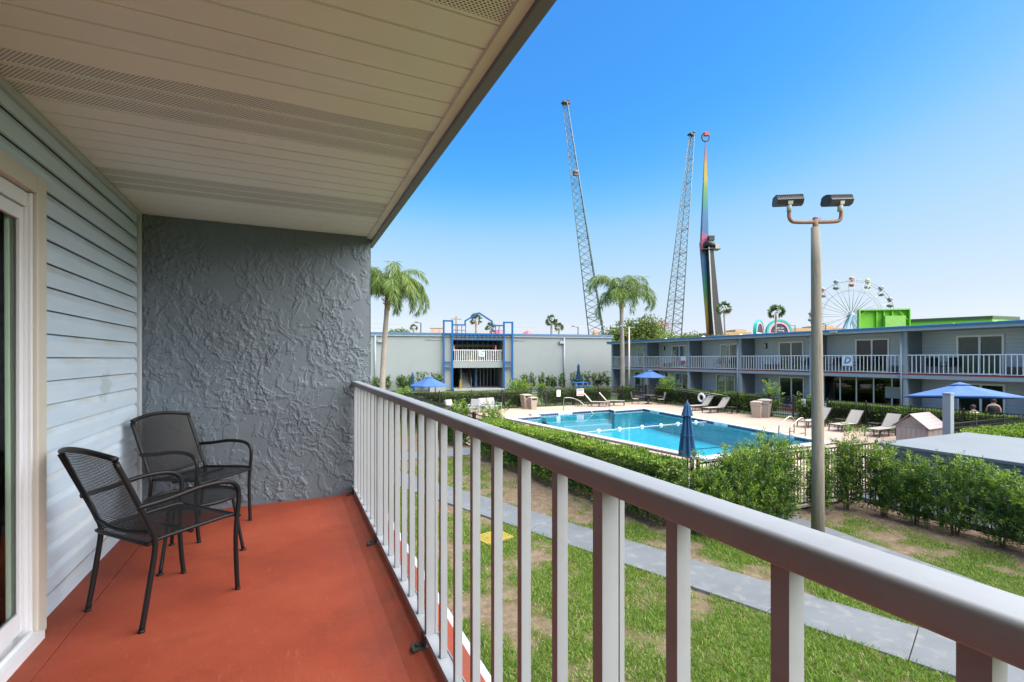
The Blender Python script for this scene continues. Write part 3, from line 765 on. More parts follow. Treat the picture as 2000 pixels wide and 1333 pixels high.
for Q, s_ in ((PI_, 1), (PO_, -1)):
    for i in range(n):
        a = Vector((*Q[i], 0)); b = Vector((*Q[(i+1) % n], 0)); L = (b-a).length; d = (b-a)/L; nrm = Vector((d.y, -d.x, 0))*s_
        k = int(L/0.155)
        for q in range(k):
            p = a + d*(q+0.03)*L/k + nrm*0.001; p2 = a + d*(q+0.97)*L/k + nrm*0.001
            m.add([p+Vector((0,0,-0.03)), p2+Vector((0,0,-0.03)), p2+Vector((0,0,CZ-0.055)), p+Vector((0,0,CZ-0.055))], [(0,1,2,3) if s_ < 0 else (3,2,1,0)])
tag(m.build('tile_band', M_TILE, pool, True), kind='stuff')
m = MB()
for k in range(3): m.box(14.9, 19.4, 27.95-0.42*(k+1), 27.95+0.1, -1.14, -0.12-0.26*k)
m.build('entry_step', M_PLAST, pool, True)
m = MB(); m.bar((12.95, 20.1, -1.146), (21.75, 19.6, -1.146), 0.16, 0.01); m.build('floor_line', M_TILE, pool, True)

def deck_material():
    m, nt, b, out = newmat('pool_deck_paint')
    v = coords(nt, 1, True)
    c = ramp(nt, noise(nt, v, 0.6, 7, 0.65), [(0.3, (0.344, 0.245, 0.185)), (0.7, (0.421, 0.314, 0.245))])
    st = ramp(nt, noise(nt, v, 1.7, 7, 0.7), [(0.55, (0,0,0)), (0.8, (0.4,)*3)])
    c = mixc(nt, st, c, (0.31, 0.205, 0.15))
    nt.links.new(c, b.inputs['Base Color']); b.inputs['Roughness'].default_value = 0.85
    bump(nt, b, noise(nt, v, 50, 4), 0.3, 0.006); return m
bm = bmesh.new()
outer = [(8.1, 7.95), (13.25, 7.95), (27.45, 7.95), (27.65, 33.25), (6.9, 32.5), (6.88, 19.2), (7.1, 17.0)]
hole = poly_offset(PI_, 0.05)
es = []
for ring in (outer, hole):
    vsb = [bm.verts.new((x-17, y-20, 0.045)) for x, y in ring]
    es += [bm.edges.new((vsb[i], vsb[(i+1) % len(vsb)])) for i in range(len(vsb))]
bmesh.ops.triangle_fill(bm, edges=es, use_beauty=True, use_dissolve=False, normal=(0,0,1))
me = bpy.data.meshes.new('pool_deck'); bm.to_mesh(me); bm.free(); me.materials.append(deck_material())
dk = inst('pool_deck', me, None, (17, 20, 0)); tag(dk, kind='structure')

# depth markers on the tile band
M_SIGNW = mat('sign_white', (0.75, 0.76, 0.76), 0.5, var=0.03)
M_TXTK = mat('text_black', (0.02, 0.02, 0.02), 0.6)
def text_obj(name, body, size, mt, parent, loc, rot, shear=0, align='CENTER', ext=0.0, offset=0.0):
    cu_ = bpy.data.curves.new(name, 'FONT'); cu_.body = body; cu_.size = size; cu_.align_x = align; cu_.align_y = 'CENTER'; cu_.shear = shear; cu_.extrude = ext; cu_.offset = offset
    cu_.resolution_u = 3
    cu_.materials.append(mt); o = bpy.data.objects.new(name, cu_); COL.objects.link(o); 
    dg = bpy.context.evaluated_depsgraph_get(); me_ = bpy.data.meshes.new_from_object(o.evaluated_get(dg)); bpy.data.objects.remove(o)
    me_.materials.clear(); me_.materials.append(mt)
    return inst(name, me_, parent, loc, rot=rot)
def depth_marker(i, t, txt, label):
    a = Vector((*PI_[i], 0)); b = Vector((*PI_[(i+1) % 8], 0)); d = (b-a).normalized(); p = a.lerp(b, t); inn = Vector((-d.y, d.x, 0))
    r_ = thing('depth_marker', label, 'marker', (p + inn*0.004)[:], math.atan2(d.y, d.x) + PI, 'depth markers on the pool tile')
    mm = MB(); mm.box(-0.55, 0.55, 0.0, 0.003, -0.02, 0.125); mm.build('plate', M_SIGNW, r_)
    text_obj('lettering', txt, 0.13, M_TXTK, r_, (0, -0.004, 0.045), (R(90), 0, 0))
    mm = MB(); mm.box(-0.6, 0.6, 0.02, 0.34, CZ-0.05, CZ-0.048); 
    return r_
depth_marker(1, 0.135, '5 FT 6 IN', 'white depth marker on the tile below the pair of ladder rails')
depth_marker(1, 0.44, '5 FT', 'white depth marker on the long far side behind the closed umbrella')
depth_marker(1, 0.90, '3 FT 6 IN', 'white depth marker nearest the far right pool corner')
depth_marker(4, 0.62, '3 FT', 'white depth marker below the bent entry handrail')

# rope with floats
rp = thing('float_rope', 'rope with white floats stretched across the pool', 'pool rope', (17, 20, 0.05))
fl = [(1130,846),(1169,842),(1210,838),(1254,834),(1291,831),(1324,828),(1359,825),(1395,824)]
def gpt(px, py, z=0.0):
    d = 953*(CAMZ-z)/(py-701); u = (px-1000)/953*d
    return Vector((u*0.91042 + d*0.41366, -u*0.41366 + d*0.91042, z))
RP = [gpt(x, y, 0.05) for x, y in fl]
m = MB(); m.tube(RP, 0.012, 6); m.build('rope', mat('rope_white', (0.6,0.65,0.68), 0.7), rp, True)
M_FLOAT = mat('float_white', (0.75, 0.77, 0.78), 0.4)
mf = MB(); mf.lathe([(0.02,-0.12),(0.075,-0.09),(0.10,0),(0.075,0.09),(0.02,0.12)], n=12); mef = mf.mesh('float', M_FLOAT)
for p in RP[1:-1]:
    o = inst('float', mef, rp, (p - rp.location)[:]); o.rotation_euler = (R(90), 0, R(-60))

# handrails
M_CHROME = mat('stainless', (0.36, 0.34, 0.31), 0.35, metal=0.9)
h1 = thing('pool_handrail', 'single bent steel handrail at the pool entry steps', 'handrail', (16.9, 28.45, 0))
m = MB(); m.tube(smooth_path([(0.0, 0.25, 0.04), (0.0, 0.25, 0.9), (0.12, 0.2, 1.05), (0.6, 0.0, 1.0), (0.95, -0.45, 0.75), (1.75, -1.25, -0.25)], 5), 0.028, 8); m.build('rail_tube', M_CHROME, h1)
for px, lab in ((0, 'farther of the two looped ladder rails at the deep end'), (1, 'nearer of the two looped ladder rails at the deep end')):
    y = 15.75 - 0.62*px; x = 21.16 - 0.09*px
    h_ = thing('ladder_rail', lab, 'handrail', (x, y, 0), 0, 'pool ladder rails')
    m = MB(); m.tube(smooth_path([(-0.18, 0, -0.6), (-0.18, 0, 0.35), (-0.05, 0, 0.62), (0.55, 0, 0.93), (0.82, 0, 0.86), (0.90, 0, 0.62), (0.90, 0, 0.04)], 5), 0.028, 8); m.build('rail_tube', M_CHROME, h_)
    m = MB(); m.tube([(-0.1, 0, 0.2), (0.9, 0, 0.22)], 0.022, 8); m.build('cross_bar', M_CHROME, h_)
# ================================================================== hedges, shrubs, fences
G_DK, G_MD, G_LT = (0.022, 0.055, 0.012), (0.055, 0.125, 0.024), (0.25, 0.34, 0.045)
M_BARK = mat('bark', (0.17, 0.135, 0.10), 0.9, bmp=0.6, bs=40, dist=0.02)
def hedge(label, p0, p1, thick, h, leaf, dens, light=0.35, seed=0, z0=0.12):
    p0 = np.array(p0, float); p1 = np.array(p1, float); L = np.linalg.norm(p1-p0); d = (p1-p0)/L; nr = np.array([-d[1], d[0]])
    t = thing('hedge', label, 'hedge', (p0[0], p0[1], 0), math.atan2(d[1], d[0]))
    area = L*(2*h + thick) + 2*h*thick
    n = int(area*dens/(leaf*leaf*0.25)); r_ = np.random.default_rng(seed+5)
    s_ = r_.random(n)*L; which = r_.random(n)
    topf = thick/(2*h+thick); on_top = which < topf; side = np.where(r_.random(n) < 0.5, -1.0, 1.0)
    q = np.where(on_top, r_.uniform(-0.5, 0.5, n)*thick, side*thick/2); z = np.where(on_top, h, z0 + (h-z0)*r_.random(n)**0.85)
    ends = r_.random(n) < 2*thick*h/area
    s_ = np.where(ends & ~on_top, np.where(r_.random(n) < 0.5, 0.0, L), s_); q = np.where(ends & ~on_top, r_.uniform(-0.5, 0.5, n)*thick, q)
    # lumpy outline
    lump = (fbm(s_*1.7, z*2.2 + q, seed+3, 3)-0.5)*0.34 + (fbm(s_*6, z*6+q*3, seed+9, 2)-0.5)*0.16
    dep = np.abs(r_.normal(0, 0.07, n))
    q2 = q + np.where(on_top, 0, side)*(lump - dep); z2 = z + np.where(on_top, lump*0.6 - dep*0.8, 0)
    z2 = np.where(z2 > h*1.04, h*1.0, z2)
    keep = z2 > 0.02
    N = np.stack([r_.normal(0, 0.7, n), np.where(on_top, 0, side)*0.9 + r_.normal(0, 0.5, n), np.where(on_top, 1.1, 0.55) + r_.normal(0, 0.45, n)], -1)
    P = np.stack([s_, q2, z2], -1)[keep]; D = unit(N[keep]); k = len(P)
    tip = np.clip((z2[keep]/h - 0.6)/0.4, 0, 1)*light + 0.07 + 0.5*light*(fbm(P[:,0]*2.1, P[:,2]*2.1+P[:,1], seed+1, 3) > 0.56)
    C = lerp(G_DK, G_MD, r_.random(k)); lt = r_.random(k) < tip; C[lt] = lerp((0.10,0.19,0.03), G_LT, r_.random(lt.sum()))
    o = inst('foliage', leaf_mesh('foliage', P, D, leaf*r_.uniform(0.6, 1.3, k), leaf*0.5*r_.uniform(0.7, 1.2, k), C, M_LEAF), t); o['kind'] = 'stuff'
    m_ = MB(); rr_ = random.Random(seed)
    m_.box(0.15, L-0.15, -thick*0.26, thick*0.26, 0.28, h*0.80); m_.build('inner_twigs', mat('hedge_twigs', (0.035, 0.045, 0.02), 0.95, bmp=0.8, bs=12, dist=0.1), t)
    m_ = MB()
    for i in range(max(3, int(L/0.55))):
        x = (i+0.5)*0.55 + rr_.uniform(-.12, .12)
        if x < L: m_.tube([(x, 0, -0.05), (x + rr_.uniform(-.1, .1), rr_.uniform(-.12, .12), 0.55)], [0.028, 0.016], 5)
    st = m_.build('stems', M_BARK, t); st['kind'] = 'stuff'
    return t
def fenceX(y): return 7.29 + (15.41-y)*0.114 if y < 19 else 6.9
hedge('long clipped hedge between the lawn and the near side of the pool', (fenceX(8.3)-0.42, 8.3), (fenceX(16.9)-0.42, 16.9), 0.80, 1.44, 0.075, 2.3, 0.65, 1)
hedge('clipped hedge running away to the left beyond the left pool gate', (6.55, 19.6), (6.45, 32.6), 0.65, 1.22, 0.10, 2.2, 0.55, 2)
hedge('dark hedge below the open blue umbrella on the far left of the pool', (6.3, 33.2), (16.3, 33.25), 0.7, 1.25, 0.13, 2.2, 0.6, 3)
hedge('dark hedge behind the two left loungers and notice signs', (18.1, 33.35), (24.0, 33.6), 0.7, 1.25, 0.13, 2.2, 0.6, 4)
hedge('short dark hedge block left of the dining table by the pool fence', (25.3, 33.6), (26.45, 33.65), 0.7, 1.25, 0.13, 2.2, 0.6, 5)
hedge('long hedge behind the life ring in front of the far wing', (28.0, 32.0), (27.85, 21.9), 0.7, 1.28, 0.12, 2.2, 0.6, 6)
hedge('hedge behind the three loungers on the right side of the pool', (27.75, 19.3), (27.6, 9.6), 0.7, 1.22, 0.11, 2.2, 0.6, 7)
hedge('low flat topped hedge beyond the grey flat roof at the right', (21.2, 8.55), (27.5, 8.5), 1.1, 1.18, 0.095, 2.2, 0.6, 8)

def shrub(label, x, y, h, w, leaf, ntuft, light=0.35, seed=0, group=None, stems=5, base=0.25, name='shrub', narrow=0.34, lean=0.0, z=0):
    r_ = np.random.default_rng(seed*13+7); t = thing(name, label, 'shrub', (x, y, z), r_.uniform(0, 6.28), group)
    m_ = MB(); TP = []; TD = []; TH = []
    for i in range(stems):
        a = r_.uniform(0, 2*PI); rad = w*0.5*r_.uniform(0.15, 0.75); hh_ = h*r_.uniform(0.72, 1.0)
        pts = [Vector((0.05*math.cos(a), 0.05*math.sin(a), -0.03))]
        for q in (0.3, 0.6, 1.0):
            pts.append(Vector((rad*q**0.7*math.cos(a) + r_.normal(0, .03*w), rad*q**0.7*math.sin(a) + r_.normal(0, .03*w), hh_*q)))
        m_.tube(pts, [0.013, 0.010, 0.007, 0.003], 5)
        k = ntuft//stems
        for j in range(k):
            q = base + (1-base)*r_.random()**0.8
            seg = min(2, int(q*3)); loc = pts[seg].lerp(pts[seg+1], q*3-seg) if q < 1 else pts[3]
            env = w*0.5*(0.55 + 0.45*math.sin(PI*min(1, 0.25+0.62*q)))*r_.random()**0.5
            b_ = r_.uniform(0, 2*PI); o_ = np.array([math.cos(b_)*env*0.75, math.sin(b_)*env*0.75, r_.normal(0, 0.04)])
            TP.append(np.array(loc) + o_); TD.append(unit(np.array([[math.cos(b_)*0.6, math.sin(b_)*0.6, 1.0]]))[0]); TH.append(q)
    sto = m_.build('stems', M_BARK, t)
    TP = np.array(TP); TD = np.array(TD); TH = np.array(TH); nl = 11
    P = np.repeat(TP, nl, 0); k = len(P); along = np.tile(np.linspace(0, 1, nl), len(TP))
    ax = np.repeat(TD, nl, 0); rnd = r_.normal(size=(k, 3)); side = unit(np.cross(ax, rnd))
    P = P + ax*(along[:, None]*leaf*1.6); D = unit(ax*0.75 + side*1.0)
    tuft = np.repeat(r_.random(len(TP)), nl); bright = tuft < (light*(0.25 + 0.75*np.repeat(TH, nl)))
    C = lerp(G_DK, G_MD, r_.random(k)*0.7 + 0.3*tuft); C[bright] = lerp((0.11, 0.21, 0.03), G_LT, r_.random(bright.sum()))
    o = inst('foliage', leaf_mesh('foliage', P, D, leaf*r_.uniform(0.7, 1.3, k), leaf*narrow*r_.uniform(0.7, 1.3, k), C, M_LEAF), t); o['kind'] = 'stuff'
    return t
# tall shrubs beside the near gate
for i, (x, y, h, w) in enumerate(((7.95, 7.65, 1.65, 0.95), (8.6, 7.55, 1.8, 0.95), (9.25, 7.5, 2.0, 1.0), (9.95, 7.55, 1.9, 0.95))):
    shrub(f'tall feathery shrub, {ORD[i]} from the hedge end beside the near pool gate', x, y, h, w, 0.085, 900, 0.55, 20+i, 'tall shrubs by the near gate', 9, 0.06, narrow=0.24)
# row of shrubs along the right-hand fence
RS = [(11.6, 7.62, 1.72, 0.55), (12.5, 7.55, 2.02, 0.75), (12.75, 6.85, 1.66, 0.72), (12.72, 6.2, 1.60, 0.70), (12.75, 5.5, 1.64, 0.92), (12.75, 4.75, 1.6, 0.9), (12.7, 4.05, 1.52, 0.9), (12.7, 3.3, 1.5, 0.9)]
RL = ['slim shrub directly behind the lamp pole by the black fence', 'taller bright tipped shrub at the inner corner of the black fence', 'shrub in front of the left corner of the grey flat roofed shed', 'thin stemmed shrub standing before the grey shed wall', 'bushy shrub with pale forked stem in the right fence row', 'dark leafy shrub second from the right edge of the fence row', 'shrub at the right edge of the picture by the black fence', 'last shrub of the fence row, cut by the right picture edge']
for i, (x, y, h, w) in enumerate(RS): shrub(RL[i], x, y, h, w, 0.085, 640, 0.6, 40+i, 'shrubs along the right fence', 7, 0.07, narrow=0.22)
# single bright shrubs around the pool
shrub('bright shrub at the left gate post of the pool', 6.75, 19.9, 1.95, 0.95, 0.09, 320, 0.75, 60, None, 7, 0.15)
shrub('bright rounded shrub at the near end of the pool hedge beside the left gate', 7.0, 17.1, 1.95, 1.05, 0.09, 360, 0.7, 61, None, 7, 0.15)
shrub('round bright green shrub above the far hedge near the tan bins', 15.9, 33.9, 2.15, 1.9, 0.15, 260, 0.8, 62, None, 7, 0.15)
shrub('narrow bright shrub on the right of the far pool gate', 18.1, 34.0, 1.95, 0.9, 0.14, 120, 0.7, 63, None, 5, 0.15)
shrub('bright leafy shrub beside the far blue umbrella', 28.7, 31.9, 2.25, 1.6, 0.15, 220, 0.8, 64, None, 6, 0.15)
shrub('bright upright shrub behind the right hand trash bins', 28.05, 21.55, 2.2, 1.15, 0.12, 220, 0.75, 65, None, 6, 0.15)
shrub('sparse young shrub behind the right pool gate notice', 28.0, 19.0, 1.75, 0.6, 0.12, 60, 0.7, 66, None, 4, 0.3)
shrub('thin young shrub just left of the lamp pole near the far doors', 28.2, 19.9, 1.6, 0.5, 0.12, 40, 0.7, 67, None, 3, 0.3)
shrub('bright low bush in front of the left palm trunk', 8.6, 40.5, 1.2, 1.5, 0.16, 160, 0.85, 68, None, 6, 0.1)

# ---- black pool fences
M_FENCE = mat('black_fence', (0.012, 0.012, 0.014), 0.4, var=0.1)
FH = 1.42
pk = MB(); pk.box(-0.009, 0.009, -0.009, 0.009, 0.09, FH-0.012); PICK = pk.mesh('picket', M_FENCE)
po = MB(); po.box(-0.03, 0.03, -0.03, 0.03, 0, FH+0.06); po.add([(-0.036,-0.036,FH+0.06),(0.036,-0.036,FH+0.06),(0.036,0.036,FH+0.06),(-0.036,0.036,FH+0.06),(0,0,FH+0.10)], [(3,2,1,0),(0,1,4),(1,2,4),(2,3,4),(3,0,4)]); POST = po.mesh('fence_post', M_FENCE)
def fence(label, p0, p1, single=False, sp=0.115, step=2.2, name='fence', cat='fence', z=0.0, gate=False):
    p0 = np.array(p0, float); p1 = np.array(p1, float); L = np.linalg.norm(p1-p0); d = (p1-p0)/L
    t = thing(name, label, cat, (p0[0], p0[1], z), math.atan2(d[1], d[0]))
    for zz in (FH-0.02, FH-0.19, 0.12):
        mm = MB(); mm.box(0, L, -0.016, 0.016, zz-0.018, zz+0.018); mm.build('rail', M_FENCE, t)
    k = max(1, round(L/step))
    for i in range(k+1): inst('fence_post', POST, t, (i*L/k, 0, 0))
    n_ = int(L/sp)
    if single:
        for i in range(1, n_): inst('picket', PICK, t, (i*L/n_, 0, 0))
    else:
        mm = MB()
        for i in range(1, n_): x = i*L/n_; mm.box(x-0.009, x+0.009, -0.009, 0.009, 0.09, FH-0.012)
        o = mm.build('pickets', M_FENCE, t); o['kind'] = 'stuff'
    if gate:
        mm = MB(); mm.cbox(L-0.16, L-0.03, -0.05, 0.05, 0.95, 1.12, 0.01); mm.build('latch', M_FENCE, t)
    return t
fence('black fence behind the tall shrubs left of the near gate post', (8.14, 8.05), (9.6, 8.05), True, step=1.46)
fence('black picket gate beside the heavy near gate post', (9.68, 8.05), (10.72, 8.05), True, step=1.04, name='gate', cat='gate', gate=True)
fence('black fence running back from the near gate post to the corner', (10.80, 8.05), (13.15, 8.02), True, step=1.75)
fence('short black fence run meeting the corner of the grey shed', (13.2, 8.02), (14.55, 8.0), True, step=1.35)
fence('black fence in front of the grey shed behind the right shrub row', (13.12, 7.92), (13.0, 1.8), True, step=2.2)
fence('black fence along the near side of the pool behind the long hedge', (fenceX(8.2), 8.2), (fenceX(17.2), 17.2), False, step=2.0)
fence('black gate at the left end of the pool enclosure', (fenceX(17.3), 17.3), (6.98, 19.1), False, step=1.8, name='gate', cat='gate', gate=True)
fence('black fence on the left side of the pool behind the grey sofas', (6.95, 19.2), (6.95, 32.45), False)
fence('black fence along the far left side of the pool behind the tan bins', (6.95, 32.5), (16.45, 32.8), False)
fence('black gate in the far pool fence beside the tan bins', (16.5, 32.8), (17.75, 32.85), False, step=1.25, name='gate', cat='gate', gate=True)
fence('black fence behind the two left loungers and the dining table', (17.8, 32.85), (27.6, 33.2), False)
fence('black fence behind the life ring and mid loungers', (27.6, 33.1), (27.42, 21.3), False)
fence('black gate on the right side of the pool left of the lamp pole', (27.42, 21.2), (27.4, 19.65), False, step=1.55, name='gate', cat='gate', gate=True)
fence('black fence behind the three right loungers', (27.4, 19.6), (27.2, 9.4), False)
fence('black fence beyond the low flat topped hedge at the right', (27.15, 9.3), (20.9, 9.3), False)
# ================================================================== pool furniture and small things
M_SLING = mat('beige_sling', (0.33, 0.30, 0.257), 0.8, var=0.06, bmp=0.2, bs=200)
M_BRN = mat('dark_brown_frame', (0.045, 0.033, 0.027), 0.45)
def make_lounger(label, loc, rz, group):
    t = thing('sun_lounger', label, 'lounger', loc, rz, group)
    hw_ = 0.31
    bx, bz = -0.95, 0.98           # top of the raised back
    for s_ in (-1, 1):
        m = MB(); m.bar((-0.42, s_*hw_, 0.34), (1.02, s_*hw_, 0.34), 0.035, 0.05); m.build('side_rail', M_BRN, t)
        m = MB(); m.bar((-0.40, s_*hw_, 0.355), (bx, s_*hw_, bz), 0.03, 0.04); m.build('back_rail', M_BRN, t)
        for x in (0.95, 0.2, -0.38):
            m = MB(); m.bar((x, s_*hw_, 0.33), (x + (0.04 if x > 0.5 else 0), s_*hw_, 0.0), 0.035, 0.045); m.build('leg', M_BRN, t)
        m = MB(); m.bar((-0.72, s_*(hw_-0.04), 0.69), (-0.62, s_*(hw_-0.04), 0.03), 0.025, 0.03); m.build('back_strut', M_BRN, t)
    m = MB(); m.bar((0.98, -hw_, 0.34), (0.98, hw_, 0.34), 0.03, 0.045); m.bar((-0.38, -hw_, 0.12), (-0.38, hw_, 0.12), 0.02); m.build('cross_bar', M_BRN, t)
    m = MB(); g = [[(x, y, 0.368 - 0.02*(1-(y/hw_)**2)) for y in np.linspace(-hw_, hw_, 7)] for x in np.linspace(1.0, -0.40, 10)]; m.sheet(g)
    m.box(-0.4, 1.0, -hw_, hw_, 0.362, 0.3655); m.build('seat_sling', M_SLING, t)
    m = MB()
    for off in (0.012, -0.002):
        g = []
        for q in np.linspace(0, 1, 9):
            g.append([(-0.40 + (bx+0.40)*q + off*0.75 - 0.02*(1-(y/hw_)**2), y, 0.365 + (bz-0.365)*q + off*0.65) for y in np.linspace(-hw_, hw_, 7)])
        m.sheet(g)
    m.build('back_sling', M_SLING, t); return t
LG = 'beige sling sun loungers around the pool'
make_lounger('leftmost beige lounger on the far left pool deck below the rules sign', (21.35, 31.35, 0.045), R(-42), LG)
make_lounger('second beige lounger from the left, nearer the dining table', (22.95, 31.65, 0.045), R(-42), LG)
make_lounger('beige lounger standing right beside the white life ring', (26.45, 25.95, 0.045), R(178), LG)
make_lounger('beige lounger with side table between the life ring and trash bins', (26.4, 24.45, 0.045), R(180), LG)
make_lounger('beige lounger partly hidden behind the wooden lamp pole', (25.75, 17.2, 0.045), R(180), LG)
make_lounger('middle beige lounger of the three on the right', (25.85, 15.6, 0.045), R(182), LG)
make_lounger('rightmost beige lounger beside the gabled play house', (25.75, 13.85, 0.045), R(182), LG)
def side_table(label, x, y):
    t = thing('side_table', label, 'table', (x, y, 0.045))
    m = MB(); m.cbox(-0.24, 0.24, -0.24, 0.24, 0.42, 0.45, 0.008); m.build('table_top', M_BRN, t)
    for a in (-1, 1):
        for b in (-1, 1): m = MB(); m.bar((a*0.2, b*0.2, 0), (a*0.2, b*0.2, 0.42), 0.03); m.build('leg', M_BRN, t)
side_table('small dark side table right of the mid loungers', 26.8, 23.55)
side_table('small dark side table between the right pair of loungers', 26.6, 14.7)
side_table('small dark side table left of the middle right lounger', 26.7, 16.4)
side_table('small dark side table left of the leftmost lounger', 20.2, 32.1)

# dining set
dt = thing('dining_table', 'dark round dining table by the far corner of the pool fence', 'table', (26.3, 31.3, 0.045))
m = MB(); m.lathe([(0.0,0.70),(0.55,0.70),(0.56,0.72),(0.55,0.74),(0.0,0.74)], n=24); m.build('table_top', M_BRN, dt)
m = MB(); m.lathe([(0.30,0.0),(0.30,0.03),(0.08,0.08),(0.06,0.35),(0.10,0.70)], n=14); m.build('pedestal', M_BRN, dt)
M_GREYS = mat('grey_sling', (0.38, 0.36, 0.33), 0.8)
def patio_chair(label, x, y, rz, group, frame=M_BRN, sling=M_GREYS, z=0.045):
    t = thing('patio_chair', label, 'chair', (x, y, z), rz, group)
    for s_ in (-1, 1):
        m = MB(); m.tube([(-0.25, s_*0.26, 0), (-0.21, s_*0.26, 0.42), (-0.33, s_*0.25, 0.98)], 0.018, 6); m.build('rear_post', frame, t)
        m = MB(); m.tube([(0.25, s_*0.27, 0), (0.25, s_*0.27, 0.60), (0.2, s_*0.27, 0.65), (-0.25, s_*0.26, 0.63)], 0.018, 6); m.build('front_leg_and_arm', frame, t)
    m = MB(); m.cbox(-0.23, 0.25, -0.25, 0.25, 0.41, 0.435, 0.008); m.build('seat', sling, t)
    m = MB(); m.add([(-0.215,-0.24,0.45),(-0.215,0.24,0.45),(-0.325,0.24,0.97),(-0.325,-0.24,0.97),(-0.235,-0.24,0.45),(-0.235,0.24,0.45),(-0.345,0.24,0.97),(-0.345,-0.24,0.97)], [(0,1,2,3),(7,6,5,4),(0,4,5,1),(1,5,6,2),(2,6,7,3),(3,7,4,0)]); m.build('backrest', sling, t)
    return t
patio_chair('sling chair on the left of the dark dining table', 25.35, 31.75, R(-30), 'chairs at the dining table')
patio_chair('sling chair on the right of the dark dining table', 27.0, 30.6, R(150), 'chairs at the dining table')

# pale lounge set on the left deck
M_PALE = mat('pale_cushion', (0.25, 0.255, 0.26), 0.85); M_PALEF = mat('white_aluminium', (0.32, 0.325, 0.33), 0.4)
def sofa(name, label, cat, x, y, rz, w):
    t = thing(name, label, cat, (x, y, 0.045), rz)
    for s_ in (-1, 1):
        m = MB(); m.cbox(-0.36, 0.36, s_*(w/2)-0.035, s_*(w/2)+0.035, 0.54, 0.60, 0.01); m.build('armrest', M_PALEF, t)
        for x_ in (-0.34, 0.34): m = MB(); m.box(x_-0.025, x_+0.025, s_*(w/2)-0.025, s_*(w/2)+0.025, 0, 0.54); m.build('leg', M_PALEF, t)
    m = MB(); m.cbox(-0.34, 0.34, -w/2+0.04, w/2-0.04, 0.24, 0.30, 0.01); m.build('seat_frame', M_PALEF, t)
    k = 2 if w > 1 else 1
    for i in range(k):
        a = -w/2+0.05 + i*(w-0.1)/k; b = a + (w-0.1)/k - 0.02
        m = MB(); m.cbox(-0.30, 0.36, a, b, 0.305, 0.44, 0.04); m.build('seat_cushion', M_PALE, t)
        m = MB(); m.cbox(-0.09, 0.09, a, b, 0.0, 0.52, 0.05); o = m.build('back_cushion', M_PALE, t, loc=(-0.33, 0, 0.42)); o.rotation_euler = (0, R(-18), 0)
sofa('loveseat', 'pale grey two seat loveseat behind the left gate shrub', 'sofa', 12.55, 31.3, R(-75), 1.45)
sofa('lounge_chair', 'pale grey lounge chair right behind the left gate shrub', 'chair', 11.2, 30.7, R(-120), 0.75)
sofa('lounge_chair', 'pale grey lounge chair farthest left on the pool deck', 'chair', 9.85, 31.1, R(-60), 0.75)

# trash bins
M_TAN = mat('tan_plastic', (0.34, 0.275, 0.215), 0.65, var=0.05); M_TAND = mat('brown_grey_plastic', (0.27, 0.235, 0.205), 0.65)
def bin_(label, x, y, rz, mt, s_=1.0):
    t = thing('trash_bin', label, 'trash bin', (x, y, 0.045), rz, 'pool trash bins'); t.scale = (s_,)*3
    m = MB(); m.add([(-0.24,-0.24,0),(0.24,-0.24,0),(0.24,0.24,0),(-0.24,0.24,0),(-0.33,-0.33,0.82),(0.33,-0.33,0.82),(0.33,0.33,0.82),(-0.33,0.33,0.82)], [(3,2,1,0),(4,5,6,7),(0,1,5,4),(1,2,6,5),(2,3,7,6),(3,0,4,7)]); m.build('body', mt, t, bevel=0.02)
    m = MB(); m.box(-0.27, 0.27, -0.27, 0.27, 0.83, 1.0); m.build('opening', M_DARK, t)
    for a in (-1, 1):
        m = MB(); m.box(a*0.30-0.04, a*0.30+0.04, -0.33, 0.33, 0.822, 1.02); m.build('hood_side', mt, t)
    m = MB(); m.add([(-0.36,-0.36,1.0),(0.36,-0.36,1.0),(0.36,0.36,1.0),(-0.36,0.36,1.0),(-0.36,-0.36,1.06),(0.36,-0.36,1.06),(0.36,0.36,1.06),(-0.36,0.36,1.06),(-0.2,-0.2,1.12),(0.2,-0.2,1.12),(0.2,0.2,1.12),(-0.2,0.2,1.12)], [(3,2,1,0),(8,9,10,11),(0,1,5,4),(1,2,6,5),(2,3,7,6),(3,0,4,7),(4,5,9,8),(5,6,10,9),(6,7,11,10),(7,4,8,11)]); m.build('hood', mt, t, bevel=0.015)
    return t
bin_('taller tan trash bin by the far pool gate', 15.75, 32.2, R(5), M_TAN, 0.95)
bin_('front tan trash bin by the far pool gate', 15.95, 31.5, R(2), M_TAN, 0.80)
bin_('lighter tan trash bin of the right hand pair', 26.45, 21.35, R(25), M_TAN, 0.92)
bin_('brown grey trash bin of the right hand pair', 26.95, 21.2, R(25), M_TAND, 1.02)

# signs on the fences
M_SBLUE = mat('sign_blue', (0.05, 0.12, 0.42), 0.5); M_SRED = mat('sign_red', (0.55, 0.12, 0.10), 0.5); M_SLB = mat('sign_light_blue', (0.10, 0.38, 0.72), 0.5)
def sign_board(label, loc, rz, w, h, bands, name='sign'):
    t = thing(name, label, 'sign', loc, rz)
    m = MB(); m.box(-w/2, w/2, -0.006, 0.0, -h/2, h/2); m.build('panel', M_SIGNW, t)
    for (x0, x1, z0, z1, mt) in bands: m = MB(); m.box(x0*w, x1*w, -0.010, -0.0065, z0*h, z1*h); m.build('print', mt, t)
    return t
sign_board('white notice on the far fence right of the gate', (18.85, 32.80, 1.03), R(2), 0.34, 0.5, [(-0.35, 0.35, 0.25, 0.30, M_GREYS), (-0.35, 0.30, 0.05, 0.09, M_GREYS), (-0.35, 0.33, -0.15, -0.11, M_GREYS)])
